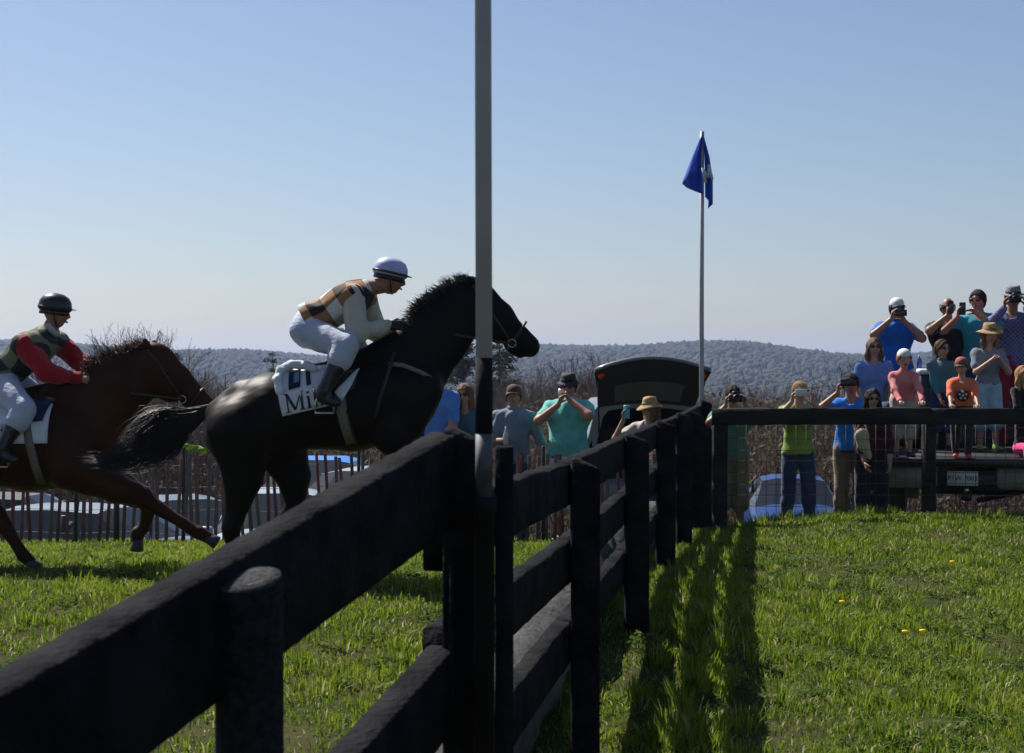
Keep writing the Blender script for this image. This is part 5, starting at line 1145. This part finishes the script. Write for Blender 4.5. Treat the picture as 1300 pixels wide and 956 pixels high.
# lime cloth over the pickets
v = []; n = 13
for i in range(n):
    for j in range(5): v.append(P(224 + 3.0 * i, 562 + 1.9 * j + .8 * math.sin(i * 1.3), PD) + V(0, .10 + .03 * math.sin(i * .9 + j), -.005 * i))
ii = np.arange(n - 1)[:, None] * 5 + np.arange(4)[None]; o = solid(MB().add((np.array(v), np.stack([ii, ii + 1, ii + 6, ii + 5], -1).reshape(-1, 4))).obj('cloth', cloth('lime', (.25, .4, .05), trans=.4))); tag(o, 'bright lime green cloth caught along the picket fence top', 'cloth')
# ------------------------------------------------------------------ the crowd
C = cloth; tanH = hairmat('brown', (.07, .04, .022)); blondH = hairmat('blond', (.28, .17, .075)); darkH = hairmat('dark', (.018, .013, .011)); greyH = hairmat('grey', (.25, .24, .23)); lbH = hairmat('light_brown', (.15, .085, .045))
BELT = mat('belt', (.015, .012, .01), .6); jean = C('denim', (.03, .05, .12)); khaki = C('khaki', (.2, .15, .1)); wht = C('white_cotton', (.6, .6, .6), .04); blkc = C('black_cotton', (.012, .012, .014))
BOTHUP = dict(handa=(-.115, .24, -.11), handb=(.115, .24, -.11), hdira=(.1, .15, 1), hdirb=(-.1, .15, 1), pna=(1, .35, 0), pnb=(-1, .35, 0), elout=.9)
def phone_at(J, s, dx, df, dz, label, m, land=True, m2=None, tilt=0.): phone(J['head'] + (J['right'] * dx + J['front'] * df + V(0, 0, dz)) * s, J['right'], V(0, 0, 1), label, m, land, m2)
phb = mat('phone_black', (.01, .01, .012), .25); phw = mat('phone_white', (.55, .55, .56), .35); pht = mat('phone_teal', (.12, .4, .5), .4)
def G(px, d): return float(ground_z(P(px, 0, d)[0], d))
# left of the jump, behind the pickets
person(551, 17.7, 459, 'man in plain sky-blue short-sleeved shirt half hidden by the leaping horse', dict(shirt=C('sky_shirt', (.1, .24, .62)), pants=khaki, hair=tanH, skin='red', bulk=1.08, seed=1, handa=(-.2, .2, "0.75"), handb=(.2, .25, "0.72"), glasses=True))
person(593, 17.8, 487, 'woman with long light brown hair, sunglasses and teal denim shirt', dict(shirt=C('teal_denim', (.05, .12, .16)), pants=jean, hair=lbH, long=.12, skin='fair', sleeve='elbow', bulk=.92, bust=1, glasses=True, seed=2, handa=(-.12, .3, "0.72"), handb=(.1, .3, "0.72")))
r_, J, at, s = person(652, 17.6, 489, 'man in camouflage cap and grey-blue shirt holding a bottle', dict(shirt=C('greyblue', (.15, .2, .26)), pants=jean, hair=tanH, skin='tan', bulk=1.08, belly=.4, sleeve='elbow', collar=C('greyblue', (.15, .2, .26)), hat=('cap', mat('camo', (.03, .02, .012), .9, scale=45, col2=(.09, .06, .03)), mat('camo', (.03, .02, .012))), belt=BELT, handa=(-.1, .34, "0.98"), handb=(.25, .1, "0.72"), hdira=(.3, .8, .2), pna=(1, .2, 0), seed=3))
c = J['wra'] + J['hda'] * .075 + V(.012, -.02, 0); t = thing('bottle', c, 'clear bottle held by the man in the camouflage cap', 'bottle'); MB().add(lathe(c - V(0, 0, .06), [(.01, 0), (.03, .003), (.03, .11), (.012, .16), (.012, .2), (.002, .201)], 14)).obj('bottle_body', mat('clear_plastic', (.4, .45, .47), .15), t)
mint = C('mint_polo', (.13, .47, .42))
r_, J, at, s = person(722, 17.5, 472, 'large man in mint polo and black hat drinking from a can', dict(shirt=mint, pants=wht, legs='shorts', skin='red', bulk=1.2, belly=.9, hair=darkH, collar=mint, hatlift=.03, hat=('bucket', mat('hat_black', (.012, .013, .013), .8), blkc), glasses=True, belt=BELT, seed=4, handa=(-.05, .27, -.19), handb=(.06, .2, -.14), hdira=(.35, -.1, .8), hdirb=(-.5, .2, .8), pna=(1, .1, .1), pnb=(-1, .1, 0), elout=1.3, loose=.022))
c = J['head'] + J['front'] * .2 * s + V(-.035, 0, -.1); t = thing('drink_can', c, 'silver drink can at the lips of the man in mint polo', 'can'); MB().add(lathe(c - V(0, 0, .05), [(.022, 0), (.032, .006), (.032, .11), (.026, .12), (.003, .119)], 16)).obj('can_body', mat('can_silver', (.6, .6, .6), .3, metal=.8), t)
straw = mat('straw', (.42, .27, .12), .85, scale=60, var=.25, bump=.5, bscale=150, trans=.15)
r_, J, at, s = person(824, 18.0, 504, 'woman in floppy straw hat holding up a pale blue phone', dict(shirt=C('cream_top', (.5, .45, .38)), pants=jean, hair=lbH, long=.08, skin='fair', bulk=.92, hatlift=.02, hat=('sunhat', straw, straw), glasses=True, seed=5, hyaw=-40, handa=(-.26, .22, -.13), hdira=(.05, .1, 1), pna=(1, .2, 0), handb=(.2, .2, "0.8")), yaw=-25)
phone(J['wra'] + V(.035, -.03, .09), J['right'], V(0, 0, 1), 'pale blue phone held up by the woman in straw hat', pht, False)
# behind the wire fence
sage = C('sage_shirt', (.1, .2, .15))
r_, J, at, s = person(928, 16.75, 489, 'man in sage green shirt photographing from beside the fence corner', dict(shirt=sage, pants=khaki, legs='shorts', skin='tan', bulk=1.15, belly=.5, hair=darkH, seed=6, **BOTHUP, sleeve='short'))
camera_prop(J['head'] + J['front'] * .2 * s + V(0, 0, -.02), J['right'], V(0, 0, 1), 'black camera held up by the man in sage green shirt')
r_, J, at, s = person(1013, 16.8, 484, 'blond woman in lime green top and jeans filming with a white phone', dict(shirt=C('lime_top', (.24, .36, .06)), pants=jean, skin='fair', bulk=.98, bust=1, hair=blondH, belt=BELT, seed=7, **BOTHUP, stance=.13))
phone_at(J, s, 0, .31, -.005, 'white phone held sideways by the woman in lime green', phw)
r_, J, at, s = person(1080, 17.1, 474, 'man in bright blue shirt and khakis raising a phone to his face', dict(shirt=C('azure', (.02, .22, .75)), pants=khaki, skin='tan', hair=darkH, glasses=True, belt=BELT, seed=8, handa=(-.16, .24, -.09), hdira=(.15, .1, 1), pna=(1, .3, 0), elout=1.1, handb=(.2, .2, "0.75")))
phone_at(J, s, -.06, .3, .02, 'dark phone held sideways by the man in bright blue shirt', phb)
r_, J, at, s = person(1106, 16.6, 493, 'dark-haired woman in sunglasses and maroon top by the fence rail', dict(shirt=C('maroon', (.06, .008, .02)), pants=C('dark_skirt', (.012, .014, .02)), skin='fair', hair=darkH, long=.04, glasses=True, sleeve='long', bust=1, bulk=1.05, seed=9, handa=(-.12, .25, "0.72"), handb=(.18, .2, "0.75"), wide=.035), H=1.52)
b = J['wra'] + V(-.04, -.03, .2); t = thing('bag', b, 'cream cloth bag hanging beside the woman in maroon', 'bag'); F = field_for([b], .25, .013); F.cone(b + V(0, 0, .08), b + V(.02, 0, -.02), .075, .06, .03, (0, 1, 0), .7); F.cone(b + V(.02, 0, -.02), b + V(.08, 0, -.14), .05, .035, .03); F.folds(.004, 25, 2); MB().add(F.surf()).obj('bag_body', C('cream_bag', (.4, .38, .26)), t)
MB().add(tube([b + V(-.05, 0, .14), b + V(0, .02, .25), b + V(.06, .02, .14)], .008, 6)).obj('strap', C('cream_bag', (.4, .38, .26)), t)
# on the truck
B = BEDZ
r_, J, at, s = person(1137, 18.75, 379, 'tall man in royal blue shirt and white-fronted cap on the truck', dict(shirt=C('royal', (.012, .12, .52)), pants=khaki, skin='tan', hair=darkH, bulk=1.08, collar=C('royal', (.012, .12, .52)), hat=('cap', mat('cap_white', (.6, .6, .6), .7), mat('cap_navy', (.02, .025, .06), .8)), glasses=True, seed=10, handa=(-.16, .26, -.13), handb=(.02, .25, -.17), hdira=(.2, .1, 1), hdirb=(-.6, .2, .8), pna=(1, .3, 0), pnb=(-1, .3, 0), elout=1.1), feet=B)
phone_at(J, s, -.07, .33, -.06, 'black phone held sideways by the man in royal blue', phb)
person(1109, 18.2, 429, 'woman with long auburn hair and sunglasses in light blue tee', dict(shirt=C('periwinkle', (.14, .23, .5)), pants=jean, skin='fair', hair=lbH, long=.2, glasses=True, bust=1, bulk=.92, seed=11, handa=(-.18, .2, "1.35"), handb=(.15, .25, "1.35")), feet=B, H=1.62, sit=1.22)
pink = C('pink_shirt', (.62, .2, .19)); cream = C('cream_shorts', (.42, .4, .34))
CH = dict(headscale=1.32, skin='child')
person(1146, 16.64, 443, 'small boy in white cap and pink long-sleeved shirt at the rail', dict(CH, shirt=pink, pants=cream, legs='shorts', sleeve='long', collar=pink, hair=blondH, hat=('knit', mat('cap_cream', (.62, .62, .62), .85, var=.05), None), seed=12, lean=.12, handa=(-.16, .75, "1.26"), handb=(.2, .75, "1.26"), hdira=(.1, 1, -.3), hdirb=(-.1, 1, -.3), pna=(0, .1, -1), pnb=(0, .1, -1), shoes=C('navy_shoe', (.02, .03, .08)), bulk=1.1), feet=B)
r_, J, at, s = person(1202, 18.75, 378, 'balding grey-haired man in black shirt holding a phone aloft', dict(shirt=blkc, pants=khaki, skin='tan', hair=greyH, bald=True, bulk=1.1, glasses=True, seed=13, hyaw=-25, handa=(-.13, .27, -.1), hdira=(0, .1, 1), pna=(1, .3, 0), elout=1.2, handb=(.2, .1, "1.6")), feet=B)
phone(J['wra'] + V(.03, -.03, .1), J['right'], V(0, 0, 1), 'dark phone held by the balding man in black', phb, False)
person(1196, 18.12, 431, 'brown-haired boy in sunglasses and grey and teal hooded top', dict(CH, headscale=1.22, shirt=mat('hood_grey_teal', (.1, .1, .11), .9, scale=3.2, col2=(.03, .17, .2)), pants=jean, legs='shorts', sleeve='long', hair=tanH, glasses=True, seed=14, hyaw=25, handa=(-.05, .25, "1.35"), handb=(.1, .25, "1.35"), collar=C('hood', (.12, .12, .13))), feet=B)
r_, J, at, s = person(1243, 18.7, 368, 'dark-haired man in turquoise shirt holding an upright black phone', dict(shirt=C('turquoise', (.03, .27, .36)), pants=jean, skin='red', hair=darkH, bulk=1.12, seed=15, hyaw=-20, handa=(-.22, .26, -.19), hdira=(.1, .1, 1), pna=(1, .3, 0), elout=1.2, handb=(.0, .28, -.16), hdirb=(-.7, .1, .5), pnb=(-1, .3, 0), glasses=mat('red_frames', (.12, .01, .015), .3)), feet=B)
phone(J['wra'] + V(.045, -.04, .1), J['right'], V(0, 0, 1), 'upright black phone held by the man in turquoise', phb, False)
orange = C('orange_tee', (.75, .17, .07))
r_, J, at, s = person(1221, 16.62, 454, 'little boy in orange football tee and dark cap leaning at the rail', dict(CH, shirt=orange, pants=C('charcoal', (.03, .033, .035)), hat=('cap', mat('cap_red_top', (.25, .05, .03), .8), mat('cap_dark', (.02, .02, .022), .8)), seed=16, sleeve='elbow', lean=.12, handa=(-.25, .75, "1.26"), handb=(.25, .75, "1.26"), hdira=(.1, 1, -.3), hdirb=(-.1, 1, -.3), pna=(0, .1, -1), pnb=(0, .1, -1), shoes=mat('shoe_red', (.75, .06, .03), .6), bulk=1.15, hair=tanH), feet=B)
# printed ball on the tee
bc = J['chest'] + J['front'] * (.125 * s + .03) + V(0, 0, -.08); bo = MB()
ax = np.array([J['right'], V(0, 0, 1), J['front']])
bo.add(lathe(bc, [(.062*1, -.02), (.062, .006), (.03, .012), (.002, .013)], 20, ax)); po = bo.obj('ball_print', mat('print_black', (.015, .015, .015), .8), r_)
for a in range(6):
    q = (0, 0) if a == 5 else (.036 * math.cos(a * 1.257 + .3), .036 * math.sin(a * 1.257 + .3)); MB().add(lathe(bc + J['right'] * q[0] + V(0, 0, q[1]), [(.014, .0), (.014, .0155), (.001, .016)], 6, ax)).obj('ball_patch', mat('print_white', (.55, .5, .45), .8), po)
person(1254, 18.1, 409, 'girl in straw cowboy hat, grey tee and pale blue shorts', dict(CH, headscale=1.15, shirt=C('grey_tee', (.2, .23, .27)), pants=C('pale_blue_shorts', (.33, .5, .58)), legs='shorts', hair=lbH, long=.06, hatlift=.03, hat=('straw', straw, mat('straw_band', (.2, .1, .04), .8)), seed=17, handa=(-.06, .26, -.36), handb=(.08, .26, -.36), shoes=mat('shoe_green', (.2, .35, .08), .6), bulk=.95), feet=B)
plaid = checker('plaid', [(.10, .10, .24), (.16, .16, .32), (.07, .06, .18)], 40, (1, 0, 0), (0, .1, 1))
r_, J, at, s = person(1284, 18.6, 362, 'man in grey fedora, purple plaid shirt and red trousers with a camera', dict(shirt=plaid, pants=C('brick_red', (.3, .02, .035)), sleeve='long', skin='tan', hair=darkH, hatlift=.03, hat=('fedora', mat('hat_grey', (.17, .17, .2), .8), blkc), bulk=1.08, seed=18, **BOTHUP), feet=B)
camera_prop(J['head'] + J['front'] * .2 * s + V(0, 0, -.01), J['right'], V(0, 0, 1), 'black camera held to the eye by the man in grey fedora')
person(1300, 16.75, 464, 'long-haired blond child in black top and pink trousers seated on the tailgate', dict(CH, headscale=1.25, shirt=blkc, pants=C('hot_pink', (.8, .04, .22)), hair=blondH, long=.16, sleeve='elbow', seed=19, handa=(-.16, .3, "1.22"), handb=(.1, .3, "1.2")), feet=B, H=1.12, sit=B + .03)
